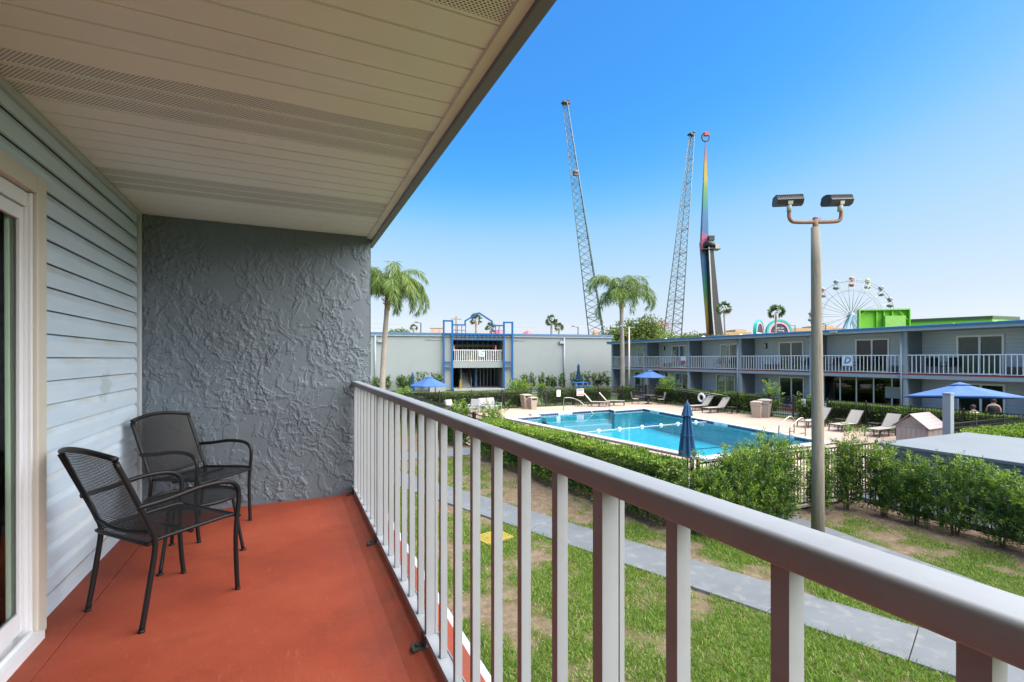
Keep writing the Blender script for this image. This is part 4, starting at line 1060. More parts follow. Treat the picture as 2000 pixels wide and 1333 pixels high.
sign_board('pool rules sign with blue heading and red lines of print', (20.85, 32.86, 1.05), R(2), 0.66, 0.55, [(-0.45, 0.45, 0.22, 0.42, M_SBLUE), (-0.4, 0.4, 0.06, 0.12, M_SRED), (-0.4, 0.36, -0.06, 0.0, M_SRED), (-0.4, 0.4, -0.18, -0.12, M_SRED), (-0.45, 0.45, -0.42, -0.27, M_SRED)])
sign_board('white notice on the right pool gate', (27.36, 18.95, 1.13), R(-90), 0.26, 0.42, [(-0.3, 0.3, 0.2, 0.26, M_GREYS), (-0.3, 0.2, 0.0, 0.05, M_GREYS)])
sign_board('white and blue sign just right of the lamp pole', (27.35, 17.75, 0.98), R(-90), 0.36, 0.46, [(-0.45, 0.45, 0.12, 0.42, M_SLB)])

# life ring and rescue pole
lr = thing('life_ring', 'white life ring hanging on the pool fence behind a lounger', 'life ring', (27.33, 26.7, 0.86))
m = MB(); m.tube([(0, 0.27*math.cos(2*PI*j/24), 0.27*math.sin(2*PI*j/24)) for j in range(24)], 0.085, 8, closed=True); m.build('ring', M_SIGNW, lr)
for k in range(4):
    a = PI/4 + k*PI/2; m = MB(); m.tube([(0, 0.27*math.cos(a-0.1), 0.27*math.sin(a-0.1)), (0, 0.27*math.cos(a+0.1), 0.27*math.sin(a+0.1))], 0.089, 8); m.build('strap', M_SIGNW if k % 2 else M_GREYS, lr)
rpole = thing('rescue_pole', 'long steel rescue pole with hook lying along the pool fence', 'pole', (27.3, 27.0, 1.2))
m = MB(); m.tube([(0, 2.3, 0.18), (0, -2.2, -0.02)], 0.022, 6); m.build('pole', M_CHROME, rpole)
m = MB(); m.tube(smooth_path([(0, -2.2, -0.02), (0, -2.7, -0.1), (-0.05, -2.85, -0.35), (-0.05, -2.7, -0.6), (-0.05, -2.45, -0.62)], 4), 0.016, 6); m.build('hook', M_CHROME, rpole)
rpole2 = thing('skimmer_pole', 'second straight pole hung just below the rescue pole', 'pole', (27.33, 27.3, 1.08))
m = MB(); m.tube([(0, 2.3, 0.18), (0, -1.9, 0.0)], 0.018, 6); m.build('pole', M_CHROME, rpole2)

# ---- umbrellas
M_UMB = mat('umbrella_blue', (0.034, 0.108, 0.295), 0.75, var=0.05); M_UMBD = mat('umbrella_navy', (0.005, 0.055, 0.135), 0.9, var=0.08)
M_POLEK = mat('umbrella_pole', (0.03, 0.03, 0.032), 0.4)
def open_umbrella(label, x, y, dia, ztop, zedge, tilt=(0, 0), n=8, rz=0.2):
    t = thing('umbrella', label, 'umbrella', (x, y, 0), rz)
    m = MB(); m.tube([(0, 0, 0), (0, 0, ztop-0.05)], 0.022, 8); m.build('pole', M_POLEK, t)
    m = MB(); m.lathe([(0.26, 0), (0.26, 0.05), (0.05, 0.09), (0.03, 0.3)], n=14); m.build('base', M_POLEK, t)
    r_ = dia/2; seg = n*6
    def pt(q, j):
        a = 2*PI*j/seg; f_ = abs(((j % 6)/6.0)*2-1)          # 1 on a rib, 0 mid panel
        rr_ = r_*q*(math.cos(PI/n)/math.cos((a % (2*PI/n)) - PI/n))
        zz = ztop - (ztop-zedge)*(q**0.93) - 0.035*q*(1-f_)*math.sin(PI*q)
        return (rr_*math.cos(a), rr_*math.sin(a), zz)
    can = thing_part = None
    m = MB(); m.sheet([[pt(q, j) for j in range(seg)] for q in (0.14, 0.3, 0.5, 0.7, 0.85, 1.0)], loop=True); m.sheet([[ (p[0], p[1], p[2]-0.012) for p in [pt(q, j) for j in range(seg)]] for q in (1.0, 0.85, 0.5, 0.14)], loop=True); 
    m.sheet([[pt(1.0, j) for j in range(seg)], [(pt(1.0, j)[0], pt(1.0, j)[1], pt(1.0, j)[2]-0.05) for j in range(seg)]], loop=True)
    co = m.build('canopy', M_UMB, t)
    m = MB(); m.sheet([[(p[0], p[1], p[2]+0.05) for p in [pt(q, j) for j in range(seg)]] for q in (0.005, 0.1, 0.19)], loop=True); v_ = m.build('vent_cap', M_UMB, t)
    if tilt != (0, 0):
        for o in (co, v_):
            o.location = (0, 0, ztop); o.data.transform(Matrix.Translation((0, 0, -ztop))); o.rotation_euler = (tilt[0], tilt[1], 0)
    for k in range(n):
        a = 2*PI*k/n; m = MB(); p = pt(0.98, k*6); m.bar((0.03*math.cos(a), 0.03*math.sin(a), ztop-0.12), (p[0], p[1], p[2]-0.03), 0.018, 0.022); o = m.build('rib', M_POLEK, t)
        if tilt != (0, 0): o.location = (0, 0, ztop); o.data.transform(Matrix.Translation((0, 0, -ztop))); o.rotation_euler = (tilt[0], tilt[1], 0)
    return t
open_umbrella('open blue umbrella beyond the left end of the pool', 8.45, 32.0, 2.65, 2.52, 1.92)
open_umbrella('open blue umbrella in front of the far wing doors', 29.5, 34.9, 3.05, 2.66, 2.05)
open_umbrella('large open blue umbrella at the right behind the grey post', 25.4, 10.8, 3.9, 2.68, 2.12, (R(-3), R(4)))
def closed_umbrella(label, x, y, ztop, zbot, r_, fancy=True):
    t = thing('closed_umbrella', label, 'umbrella', (x, y, 0), 0.3)
    m = MB(); m.tube([(0, 0, 0), (0, 0, ztop+0.04)], 0.022, 8); m.build('pole', M_POLEK, t)
    m = MB(); m.lathe([(0.26, 0), (0.26, 0.06), (0.05, 0.1), (0.03, 0.3)], n=14); m.build('base', M_POLEK, t)
    seg = 64; H_ = ztop - zbot
    def ring(q, rad, amp, ph=0): return [((rad + amp*math.cos(8*(2*PI*j/seg)+ph))*math.cos(2*PI*j/seg), (rad + amp*math.cos(8*(2*PI*j/seg)+ph))*math.sin(2*PI*j/seg), ztop - H_*q - amp*0.5*math.cos(8*(2*PI*j/seg)+ph)*(q > 0.95)) for j in range(seg)]
    prof = [(0.10, 0.30, 0.05), (0.22, 0.36, 0.10), (0.4, 0.50, 0.14), (0.6, 0.68, 0.18), (0.8, 0.86, 0.2), (0.94, 0.98, 0.2), (1.0, 1.0, 0.2)]
    m = MB(); m.sheet([ring(q, r_*a*0.85, r_*b) for q, a, b in prof], loop=True); m.sheet([ring(1.0, r_*0.85, r_*0.2), ring(0.97, r_*0.3, 0.01)], loop=True); m.build('folded_canopy', M_UMBD, t)
    m = MB(); m.sheet([ring(q, r_*a, r_*b) for q, a, b in ((0.0, 0.05, 0.0), (0.02, 0.22, 0.02), (0.10, 0.36, 0.05), (0.18, 0.50, 0.07), (0.255, 0.64, 0.06))], loop=True); m.sheet([ring(0.255, r_*0.64, r_*0.06), ring(0.23, r_*0.3, 0.0)], loop=True); m.build('top_flounce', M_UMBD, t)
    m = MB(); m.tube([(r_*0.80*math.cos(2*PI*j/16), r_*0.80*math.sin(2*PI*j/16), ztop-H_*0.62) for j in range(16)], 0.012, 5, closed=True); m.build('tie_strap', M_UMBD, t)
    return t
closed_umbrella('tall closed navy umbrella standing beside the near edge of the pool', 10.35, 10.65, 2.46, 0.93, 0.24)
closed_umbrella('small closed navy umbrella in front of the pale wall at far left', 11.4, 49.7, 2.3, 0.35, 0.26)
closed_umbrella('closed navy umbrella rising from the blue picnic table', 31.1, 49.4, 3.1, 1.3, 0.28)
# blue picnic table and grill
M_PIC = mat('picnic_blue', (0.03, 0.20, 0.55), 0.5)
pt_ = thing('picnic_table', 'bright blue picnic table in front of the pale wall', 'table', (31.1, 49.0, 0), R(-10))
for a, b, z in ((-0.38, 0.38, 0.92), ):
    for k in range(5): m = MB(); m.box(-0.95, 0.95, -0.38+0.155*k, -0.38+0.155*k+0.145, 0.88, 0.92); m.build('plank', M_PIC, pt_)
for s_ in (-1, 1):
    m = MB(); m.box(-0.95, 0.95, s_*0.78-0.14, s_*0.78+0.14, 0.50, 0.54); m.build('bench', M_PIC, pt_)
    for x in (-0.7, 0.7): m = MB(); m.bar((x, s_*0.3, 0.88), (x, s_*0.75, 0.0), 0.06); m.bar((x, 0, 0.46), (x, s_*0.85, 0.46), 0.05); m.build('leg', M_PIC, pt_)
gr = thing('park_grill', 'black charcoal grill on a post right of the picnic table', 'grill', (32.6, 47.6, 0))
m = MB(); m.tube([(0,0,0),(0,0,0.8)], 0.05, 8); m.build('post', M_FENCE, gr)
m = MB(); m.box(-0.32, 0.32, -0.2, 0.2, 0.8, 0.84); m.box(-0.32, -0.29, -0.2, 0.2, 0.84, 1.1); m.box(0.29, 0.32, -0.2, 0.2, 0.84, 1.1); m.box(-0.29, 0.29, 0.17, 0.2, 0.84, 1.2); m.build('firebox', M_FENCE, gr)
for i, (x, w) in enumerate(((11.6, 0.5), (12.45, 1.0))):
    t = thing('utility_box', ('smaller ' if i == 0 else 'larger ') + 'pale grey box below the left open umbrella', 'box', (x+1.2, 47.5, 0), R(-5))
    m = MB(); m.cbox(-w/2, w/2, -0.4, 0.4, 0, 0.95, 0.02); m.build('cabinet', M_PALE, t); m = MB(); m.cbox(-w/2-0.03, w/2+0.03, -0.43, 0.43, 0.955, 1.0, 0.01); m.build('lid', M_PALE, t)

# ---- gabled play house
def wood_grey():
    m, nt, b, out = newmat('weathered_panel')
    v = coords(nt, 1, False, (14, 14, 0.7)); c = ramp(nt, noise(nt, v, 4, 5), [(0.3, (0.24, 0.20, 0.18)), (0.7, (0.36, 0.31, 0.285))])
    nt.links.new(c, b.inputs['Base Color']); b.inputs['Roughness'].default_value = 0.8; return m
M_WGREY = wood_grey(); M_WROOF = mat('weathered_roof_board', (0.27, 0.225, 0.22), 0.75, var=0.08, vs_=9)
dh = thing('play_house', 'small gabled grey wooden house on the deck beside the flat roof', 'play house', (22.35, 10.75, 0.045), R(4))
LX, WY, EZ, RZ = 1.35, 1.0, 1.10, 1.52
m = MB(); m.add([(-LX/2,-WY/2,0),(-LX/2,WY/2,0),(-LX/2,WY/2,EZ),(-LX/2,0,RZ-0.06),(-LX/2,-WY/2,EZ)], [(4,3,2,1,0)]); m.add([(LX/2,-WY/2,0),(LX/2,WY/2,0),(LX/2,WY/2,EZ),(LX/2,0,RZ-0.06),(LX/2,-WY/2,EZ)], [(0,1,2,3,4)]); m.box(-LX/2+0.001, LX/2-0.001, -WY/2+0.012, WY/2-0.012, 0, EZ-0.02); m.build('wall', M_WGREY, dh)
for k in range(3):
    a = -LX/2 + 0.05 + k*0.42; m = MB(); m.box(a, a+0.40, -WY/2-0.012, -WY/2+0.008, 0.05, EZ-0.03); m.build('side_panel', M_WGREY, dh)
for k in range(6):
    a = -WY/2 + 0.04 + k*0.155; m = MB(); m.box(-LX/2-0.014, -LX/2-0.001, a, a+0.145, 0.02, EZ-0.08); m.build('front_plank', M_WGREY, dh)
m = MB(); m.bar((-LX/2-0.005, -WY/2+0.03, EZ-0.03), (-LX/2-0.005, WY/2-0.03, EZ-0.03), 0.05, 0.06); m.build('gable_beam', M_WGREY, dh)
sl_ = (RZ-EZ)/(WY/2)
for s_ in (-1, 1):
    for k in range(5):
        f0 = k/5; f1 = (k+1)/5 - 0.012; ov = WY/2+0.12
        y0_, y1_ = s_*ov*f0, s_*ov*f1; z0_, z1_ = RZ - sl_*ov*f0, RZ - sl_*ov*f1
        m = MB(); m.add([(-LX/2-0.12,y0_,z0_),(LX/2+0.12,y0_,z0_),(LX/2+0.12,y1_,z1_),(-LX/2-0.12,y1_,z1_),(-LX/2-0.12,y0_,z0_+0.025),(LX/2+0.12,y0_,z0_+0.025),(LX/2+0.12,y1_,z1_+0.025),(-LX/2-0.12,y1_,z1_+0.025)], [(3,2,1,0),(4,5,6,7),(0,1,5,4),(1,2,6,5),(2,3,7,6),(3,0,4,7)] if s_ > 0 else [(0,1,2,3),(7,6,5,4),(4,5,1,0),(5,6,2,1),(6,7,3,2),(7,4,0,3)]); m.build('roof_board', M_WROOF, dh)
bb = thing('deck_bench', 'low weathered box between the play house and the grey post', 'bench', (23.9, 10.6, 0.045), R(4))
m = MB()
for k in range(4): m.box(-0.5, 0.5, -0.3+0.15*k, -0.3+0.15*k+0.14, 0.55, 0.58)
m.build('seat', M_WGREY, bb)
for s_ in (-1, 1): m = MB(); m.box(s_*0.46-0.03, s_*0.46+0.03, -0.28, 0.28, 0, 0.55); m.build('leg', M_WGREY, bb)

# ---- grey flat-roofed pump shed and the lone post
M_SHED = mat('shed_grey_paint', (0.19, 0.225, 0.26), 0.6, var=0.05, world_=True, dirt=(0.14, 0.165, 0.185), damt=0.4); M_SHEDR = mat('shed_roof_membrane', (0.13, 0.15, 0.165), 0.6, var=0.07, vs_=0.8, world_=True, dirt=(0.115, 0.13, 0.14), damt=0.6, dscale=0.9)
sh = thing('pump_shed', 'low grey shed with wide flat roof behind the right fence', 'shed', (16.6, 4.4, 0))
m = MB(); m.box(14.52, 18.75, 0.9, 7.74, 0.12, 1.22); m.build('wall', M_SHED, sh, True)
m = MB(); m.box(14.45, 18.8, 0.8, 7.8, 1.222, 1.36); m.build('fascia', M_SHED, sh, True, bevel=0.01)
m = MB(); m.box(14.38, 18.86, 0.72, 7.87, 1.362, 1.45); m.build('roof', M_SHEDR, sh, True, bevel=0.015)
m = MB(); m.box(13.55, 19.0, 0.6, 7.95, -0.05, 0.10); m.build('base_slab', M_WALK, sh, True)
gp = thing('square_post', 'square grey post standing alone behind the flat roof', 'post', (18.62, 8.2, 0)); m = MB(); m.cbox(-0.105, 0.105, -0.105, 0.105, 0, 2.58, 0.01); m.build('shaft', M_SHED, gp); m = MB(); m.cbox(-0.115, 0.115, -0.115, 0.115, 2.585, 2.64, 0.01); m.build('cap', M_SHED, gp)

# ---- wooden lamp pole with twin floodlights
def pole_wood():
    m, nt, b, out = newmat('weathered_pole')
    v = coords(nt, 1, False, (16, 16, 0.8)); c = ramp(nt, noise(nt, v, 2.5, 8, 0.72, 0.6), [(0.25, (0.13, 0.11, 0.088)), (0.6, (0.24, 0.215, 0.178)), (0.85, (0.33, 0.305, 0.26))])
    nt.links.new(c, b.inputs['Base Color']); b.inputs['Roughness'].default_value = 0.9; bump(nt, b, noise(nt, v, 5, 5), 0.6, 0.02); return m
lp = thing('lamp_pole', 'weathered wooden lamp pole with two black floodlights on a rusty crossarm', 'lamp post', (9.36, 6.19, 0), R(-YAW))
m = MB(); m.tube([(0,0,-0.1),(0.0,0,2.0),(-0.02,0,4.0),(-0.04,0,5.6),(-0.05,0,6.26)], [0.118,0.108,0.097,0.084,0.076], 18); m.build('shaft', pole_wood(), lp)
M_RUST = mat('rusty_steel', (0.20, 0.105, 0.075), 0.7, var=0.25, vs_=8)
m = MB(); m.tube([(-0.05,0,6.2),(-0.05,0,6.42)], 0.05, 10); m.lathe([(0.052,0),(0.045,0.03),(0.0,0.05)], (-0.05,0,6.42), 10); m.tube([(-0.05,0,6.31),(0.06,0.0,6.45)], 0.008, 5); m.build('pole_cap', M_RUST, lp)
m = MB(); m.tube(smooth_path([(-0.56, 0, 6.60), (-0.56, 0, 6.47), (-0.52, 0, 6.39), (-0.42, 0, 6.36), (-0.05, 0, 6.36), (0.32, 0, 6.37), (0.42, 0, 6.40), (0.45, 0, 6.48), (0.45, 0, 6.60)], 5), 0.035, 10); m.build('crossarm', M_RUST, lp)
M_FLD = mat('floodlight_black', (0.022, 0.022, 0.024), 0.5)
for s_, x in ((-1, -0.56), (1, 0.45)):
    o_ = bpy.data.objects.new('floodlight', None)
    mm = MB()
    prof_ = [(-0.13, 0.0), (-0.16, 0.09), (-0.10, 0.155), (0.02, 0.17), (0.12, 0.14), (0.14, 0.02), (0.10, -0.03), (-0.05, -0.04)]
    g0 = [(-0.24, y, z) for y, z in prof_]; g1 = [(0.24, y, z) for y, z in prof_]
    mm.sheet([g0, g1], loop=True, smooth=False); mm.add(g0, [tuple(range(8))]); mm.add(g1, [tuple(range(7, -1, -1))])
    for k in range(14): xx = -0.22 + k*0.034; mm.add([(xx+dx, y, z) for dx in (0, 0.010) for y, z in ((-0.15, 0.10), (-0.11, 0.178), (0.02, 0.195), (0.12, 0.165), (0.12, 0.12))], [(0,1,2,3,4),(9,8,7,6,5),(0,5,6,1),(1,6,7,2),(2,7,8,3),(3,8,9,4)])
    h_ = mm.build('floodlight', M_FLD, lp, loc=(x - 0.05*(s_ > 0), 0.06, 6.72)); h_.rotation_euler = (R(12), R(-4 if s_ > 0 else 0), R(8*s_))
    mm = MB(); mm.tube([(0, -0.1, -0.14), (0, -0.1, 0.0)], 0.045, 8); mm.box(-0.045, 0.045, -0.15, -0.05, 0.0, 0.10); mm.build('knuckle', M_GREYS, h_)

# ---- two people behind the right hedge
M_SKIN = mat('skin', (0.47, 0.27, 0.19), 0.55, var=0.04); M_HAIR = mat('hair_dark', (0.022, 0.014, 0.010), 0.6); M_TANK = mat('black_tank_top', (0.012, 0.012, 0.014), 0.8); M_TEE = mat('white_shirt', (0.68, 0.68, 0.69), 0.8); M_SHORT = mat('dark_shorts', (0.03, 0.035, 0.05), 0.8)
def skin_body(name, joints, edges, radii, mt, parent, root=0, sub=2):
    me = bpy.data.meshes.new(name); me.from_pydata(joints, edges, []); o = bpy.data.objects.new(name, me); COL.objects.link(o); o.parent = parent
    sk = o.modifiers.new('skin', 'SKIN'); 
    for i, r_ in enumerate(radii): me.skin_vertices[0].data[i].radius = (r_ if isinstance(r_, tuple) else (r_, r_)); me.skin_vertices[0].data[i].use_root = (i == root)
    s2 = o.modifiers.new('sub', 'SUBSURF'); s2.levels = sub; s2.render_levels = sub
    me.materials.append(mt); return o
def person(label, x, y, rz, top_mat, seated, scale=1.0):
    t = thing('person', label, 'person', (x, y, 0.02), rz); t.scale = (scale,)*3
    hip = 0.50 if seated else 0.90
    J = [(0,0,hip),(0,0,hip+0.18),(0.0,0,hip+0.38),(0.02,0,hip+0.50),(0.05,0,hip+0.58),(0.09,0,hip+0.66),(0.10,0,hip+0.76)]
    E_ = [(0,1),(1,2),(2,3),(3,4),(4,5),(5,6)]; Rr = [(0.11,0.13),(0.10,0.12),(0.10,0.13),(0.085,0.12),(0.055,0.055),(0.085,0.075),(0.075,0.068)]
    for s_ in (-1, 1):
        b = len(J); J += [(0.0, s_*0.18, hip+0.48), (0.02, s_*0.25, hip+0.22), (0.22, s_*0.20, hip+0.10), (0.36, s_*0.14, hip+0.14)]
        E_ += [(3,b),(b,b+1),(b+1,b+2),(b+2,b+3)]; Rr += [0.065, 0.048, 0.040, 0.034]
        for fi in range(4): J.append((0.44 - 0.01*abs(fi-1), s_*(0.17 - 0.022*fi), hip+0.13)); E_.append((b+3, len(J)-1)); Rr.append(0.010)
        J.append((0.40, s_*0.09, hip+0.17)); E_.append((b+3, len(J)-1)); Rr.append(0.011)
        b = len(J)
        if seated: J += [(0.05, s_*0.10, hip-0.02), (0.46, s_*0.11, hip), (0.44, s_*0.11, 0.08), (0.58, s_*0.12, 0.04)]
        else: J += [(0.0, s_*0.10, hip-0.08), (0.03, s_*0.11, 0.48), (0.0, s_*0.11, 0.08), (0.14, s_*0.12, 0.04)]
        E_ += [(0,b),(b,b+1),(b+1,b+2),(b+2,b+3)]; Rr += [0.09, 0.058, 0.042, 0.035]
    skin_body('body', J, E_, Rr, M_SKIN, t)
    m = MB(); m.lathe([(0.165,-0.02),(0.160,0.15),(0.178,0.30),(0.180,0.40),(0.15,0.47),(0.085,0.51)] if top_mat is M_TANK else [(0.165,-0.02),(0.162,0.15),(0.185,0.30),(0.205,0.42),(0.17,0.50),(0.075,0.54)], (0.0,0,hip), 20, sx=1.12, sy=1.22); m.build('shirt', top_mat, t)
    m = MB(); m.lathe([(0.03,-0.05),(0.09,-0.02),(0.108,0.05),(0.100,0.11),(0.06,0.155),(0.0,0.17)], (0.075,0,hip+0.68), 16); m.build('hair', M_HAIR, t)
    m = MB(); m.lathe([(0.0,-0.03),(0.016,0.0),(0.0,0.035)], (0.195,0,hip+0.70), 8); m.build('nose', M_SKIN, t)
    for s_ in (-1, 1): m = MB(); m.lathe([(0.0,-0.035),(0.02,0),(0.0,0.035)], (0.09,s_*0.092,hip+0.70), 8); m.build('ear', M_SKIN, t)
    if not seated:
        for s_ in (-1, 1): m = MB(); m.tube([(0, s_*0.10, 0.92), (0.03, s_*0.11, 0.5)], [0.125, 0.095], 12); m.build('shorts_leg', M_SHORT, t)
    return t
person('person in a black tank top standing with back to us under the right umbrella', 31.1, 11.9, R(20), M_TANK, False, 1.0)
person('seated person in a white shirt left of the black tank top', 30.35, 12.35, R(40), M_TEE, True, 1.07)
# ================================================================== the long two-storey wing on the right
def far_siding():
    m, nt, b, out = newmat('far_siding')
    g = nt.nodes.new('ShaderNodeNewGeometry'); sp = nt.nodes.new('ShaderNodeSeparateXYZ'); nt.links.new(g.outputs['Position'], sp.inputs[0])
    v = coords(nt, 1, True)
    fr_ = math_(nt, 'FRACT', math_(nt, 'DIVIDE', sp.outputs['Z'], 0.205))
    ln = math_(nt, 'LESS_THAN', fr_, 0.10)
    c = ramp(nt, noise(nt, v, 0.6, 5), [(0.3, (0.46, 0.52, 0.57)), (0.7, (0.53, 0.585, 0.635))])
    c = mixc(nt, math_(nt, 'MULTIPLY', ln, 0.35), c, (0.16, 0.20, 0.24))
    nt.links.new(c, b.inputs['Base Color']); b.inputs['Roughness'].default_value = 0.6
    bump(nt, b, fr_, 0.6, 0.03); return m
M_FSID = far_siding()
M_FDK = mat('wing_dark_paint', (0.175, 0.205, 0.235), 0.6, var=0.05, world_=True)
M_FMD = mat('wing_trim_paint', (0.30, 0.345, 0.39), 0.6, var=0.05, world_=True)
M_FBL = mat('wing_blue_edge', (0.035, 0.15, 0.34), 0.5, var=0.12, world_=True)
M_FWH = mat('wing_white_frame', (0.82, 0.82, 0.82), 0.4, var=0.03)
M_FRED = mat('wing_red_edge', (0.30, 0.075, 0.06), 0.7)
M_CURT2 = mat('far_curtain', (0.15, 0.205, 0.175), 0.85, var=0.15, vs_=2)
M_FROOMD = mat('far_room_dark', (0.035, 0.04, 0.04), 0.7)  # flat dark tone standing for the shade of unlit rooms behind glass
M_CURTB = mat('far_curtain_blue', (0.08, 0.16, 0.22), 0.7)
M_GLASSF = glass_material('far_glass', (0.78, 0.84, 0.82), 0.55)
XR, XB = 33.0, 34.5
PY = [45.23, 39.52, 33.71, 28.12, 22.25, 16.55, 10.95, 5.3]
wing = thing('motel_wing', 'long two storey grey blue motel wing with white balcony rails', 'building', (33, 25, 0))
m = MB(); m.box(XB, XB+0.25, 5.3, 45.2, 0.0, 5.3); m.build('rear_wall', M_FSID, wing, True)
m = MB(); m.box(XB+0.25, 44, 5.3, 45.2, 0.0, 5.28); m.build('building_core', M_FMD, wing, True)
m = MB(); m.box(32.45, 44.2, 5.0, 45.6, 5.30, 5.46); m.build('roof_fascia', M_FMD, wing, True)
m = MB(); m.box(32.40, 44.25, 4.95, 45.65, 5.462, 5.60); m.build('roof_edge', M_FBL, wing, True, bevel=0.02)
m = MB(); m.box(32.85, XB, 5.3, 45.3, 2.54, 2.74); m.build('balcony_slab', M_FMD, wing, True)
m = MB(); m.box(32.86, XB-0.002, 5.3, 45.28, 2.742, 2.80); m.build('balcony_floor', M_FRED, wing, True)
m = MB(); m.box(32.80, XB, 5.3, 45.3, -0.05, 0.10); m.build('ground_slab', M_FRED, wing, True)
for i, y in enumerate(PY):
    for z0, z1 in ((0.102, 2.538), (2.802, 5.298)):
        m = MB(); m.box(33.03, XB-0.002, y-0.08, y+0.08, z0, z1); m.build('partition', M_FDK, wing, True)
        m = MB(); m.box(32.88, 33.028, y-0.10, y+0.10, z0, z1); m.build('pillar', M_FMD, wing, True)
    if i in (1, 3, 5):
        m = MB(); m.tube([(32.80, y+0.16, 0.0), (32.80, y+0.16, 5.28)], 0.06, 8); m.build('downspout', M_FMD, wing, True)
    if i in (1, 3): pass
def wdoor(y0, y1, z0, z1, lm, rm, curt=None):
    """white sliding door; y0>y1 seen left to right"""
    f = MB(); F_ = 0.10
    f.box(XB-0.07, XB-0.001, y1, y0, z1-F_, z1); f.box(XB-0.07, XB-0.001, y0-F_, y0, z0, z1-F_); f.box(XB-0.07, XB-0.001, y1, y1+F_, z0, z1-F_); f.box(XB-0.07, XB-0.001, y1+F_, y0-F_, z0, z0+0.08)
    mid = (y0+y1)/2; f.box(XB-0.06, XB-0.001, mid-0.05, mid+0.05, z0+0.08, z1-F_)
    fo = f.build('sliding_door', M_FWH, wing, True)
    for a, b, mt in ((mid+0.05, y0-F_, lm), (y1+F_, mid-0.05, rm)):
        g = MB(); g.box(XB-0.030, XB-0.024, a, b, z0+0.08, z1-F_); go = g.build('pane', M_GLASSF, fo); go.data.transform(Matrix.Translation(-Vector(wing.location)))
        g = MB(); n_ = 14
        g.sheet([[(XB-0.012 + 0.008*math.sin(q*2.4), a + (b-a)*q/n_, z) for q in range(n_+1)] for z in (z0+0.08, z1-F_)]); go = g.build('curtain', mt, fo); go.data.transform(Matrix.Translation(-Vector(wing.location)))  # sheets in the dark room tone paint an unlit room; the others are cloth
    return fo
UD = [(42.75, 40.7, M_FROOMD, M_FROOMD), (37.5, 35.5, M_CURT2, M_CURT2), (31.5, 29.5, M_CURTB, M_FROOMD), (25.85, 23.85, M_CURT2, M_CURT2), (20.25, 18.2, M_FROOMD, M_FROOMD), (14.8, 12.75, M_CURT2, M_CURT2), (9.0, 7.0, M_CURT2, M_CURT2)]
for a, b, l_, r_ in UD: wdoor(a, b, 2.83, 5.0, l_, r_)
LD = [(43.25, 41.1), (37.1, 35.1), (31.95, 29.95), (25.85, 23.8), (14.75, 12.7), (9.0, 7.0)]
for a, b in LD: wdoor(a, b, 0.16, 2.34, M_FROOMD, M_FROOMD)
# glazed office front under the bay with the letter sign
m = MB(); m.box(XB-0.35, XB-0.004, 16.65, 22.15, 0.102, 2.53); m.build('office_interior', M_FROOMD, wing, True)
for k, y in enumerate((22.1, 21.0, 19.95, 18.9, 17.85, 16.75)):
    m = MB(); m.box(XB-0.44, XB-0.36, y-0.035, y+0.035, 0.11, 2.53); m.build('mullion', M_FWH, wing, True)
m = MB(); m.box(XB-0.40, XB-0.394, 16.7, 22.1, 0.12, 2.5); m.build('office_pane', M_GLASSD, wing, True)
m = MB(); m.box(XB-0.39, XB-0.37, 20.9, 21.7, 0.3, 1.9); m.build('blue_poster', mat('poster_blue', (0.03, 0.13, 0.32), 0.5), wing, True)
m = MB(); m.box(XB-0.39, XB-0.37, 20.2, 20.7, 0.3, 1.9); m.build('blue_poster', mat('poster_blue', (0.03, 0.13, 0.32), 0.5), wing, True)
m = MB(); m.box(XB-0.50, XB-0.45, 17.35, 18.2, 1.25, 1.95); m.build('notice_panel', mat('panel_grey', (0.33, 0.34, 0.32), 0.6), wing, True)
# rails
for i in range(7):
    y1, y0 = PY[i]-0.11, PY[i+1]+0.11
    m = MB(); m.box(32.92, 32.97, y0, y1, 3.88, 3.93); m.box(32.925, 32.965, y0, y1, 2.86, 2.89); ro = m.build('balcony_rail', M_FWH, wing, True)
    n_ = 25; m = MB()
    for k in range(1, n_): y = y0 + (y1-y0)*k/n_; m.box(32.93, 32.96, y-0.016, y+0.016, 2.892, 3.88)
    o = m.build('balusters', M_FWH, ro); o.data.transform(Matrix.Translation(-Vector(wing.location))); o['kind'] = 'stuff'
# wall lights
for y, z in ((38.6, 4.75), (27.0, 4.70), (27.0, 1.95), (38.4, 2.1)):
    m = MB(); m.box(XB-0.12, XB-0.001, y-0.11, y+0.11, z-0.2, z+0.2); fo = m.build('wall_light', M_FENCE, wing, True)
    m = MB(); m.box(XB-0.16, XB-0.121, y-0.05, y+0.05, z-0.16, z+0.16); o = m.build('diffuser', M_FWH, fo); o.data.transform(Matrix.Translation(-Vector(wing.location)))
for k, (x, y) in enumerate(((34.2, 33.2), (34.5, 29.4), (35.1, 15.2), (35.0, 13.3), (34.6, 38.5))):
    m = MB(); m.lathe([(0.22, 0), (0.20, 0.07), (0.12, 0.14), (0.0, 0.17)], (x, y, 5.6), 12); m.build('roof_vent', M_FWH, wing, True)
m = MB(); m.box(32.3, 32.6, 20.15, 20.6, 5.40, 5.52); m.build('eave_floodlight', M_GREYS, wing, True)
# letter sign
M_LET = mat('letter_blue', (0.02, 0.19, 0.50), 0.5)
def letter_sign(ch, label, loc, rz, w):
    t = thing('letter_sign', label, 'sign', loc, rz); m = MB(); m.box(-w/2, w/2, 0, 0.02, -w*0.5, w*0.5); m.build('panel', M_SIGNW, t)
    text_obj('letter', ch, w*0.92, M_LET, t, (0.0, -0.004, 0.02), (R(90), 0, 0), shear=0.28, offset=0.018*w/0.6, ext=0.001)
letter_sign('D', 'white square sign with blue letter D on the balcony rail', (32.90, 19.85, 3.55), R(-90), 0.62)
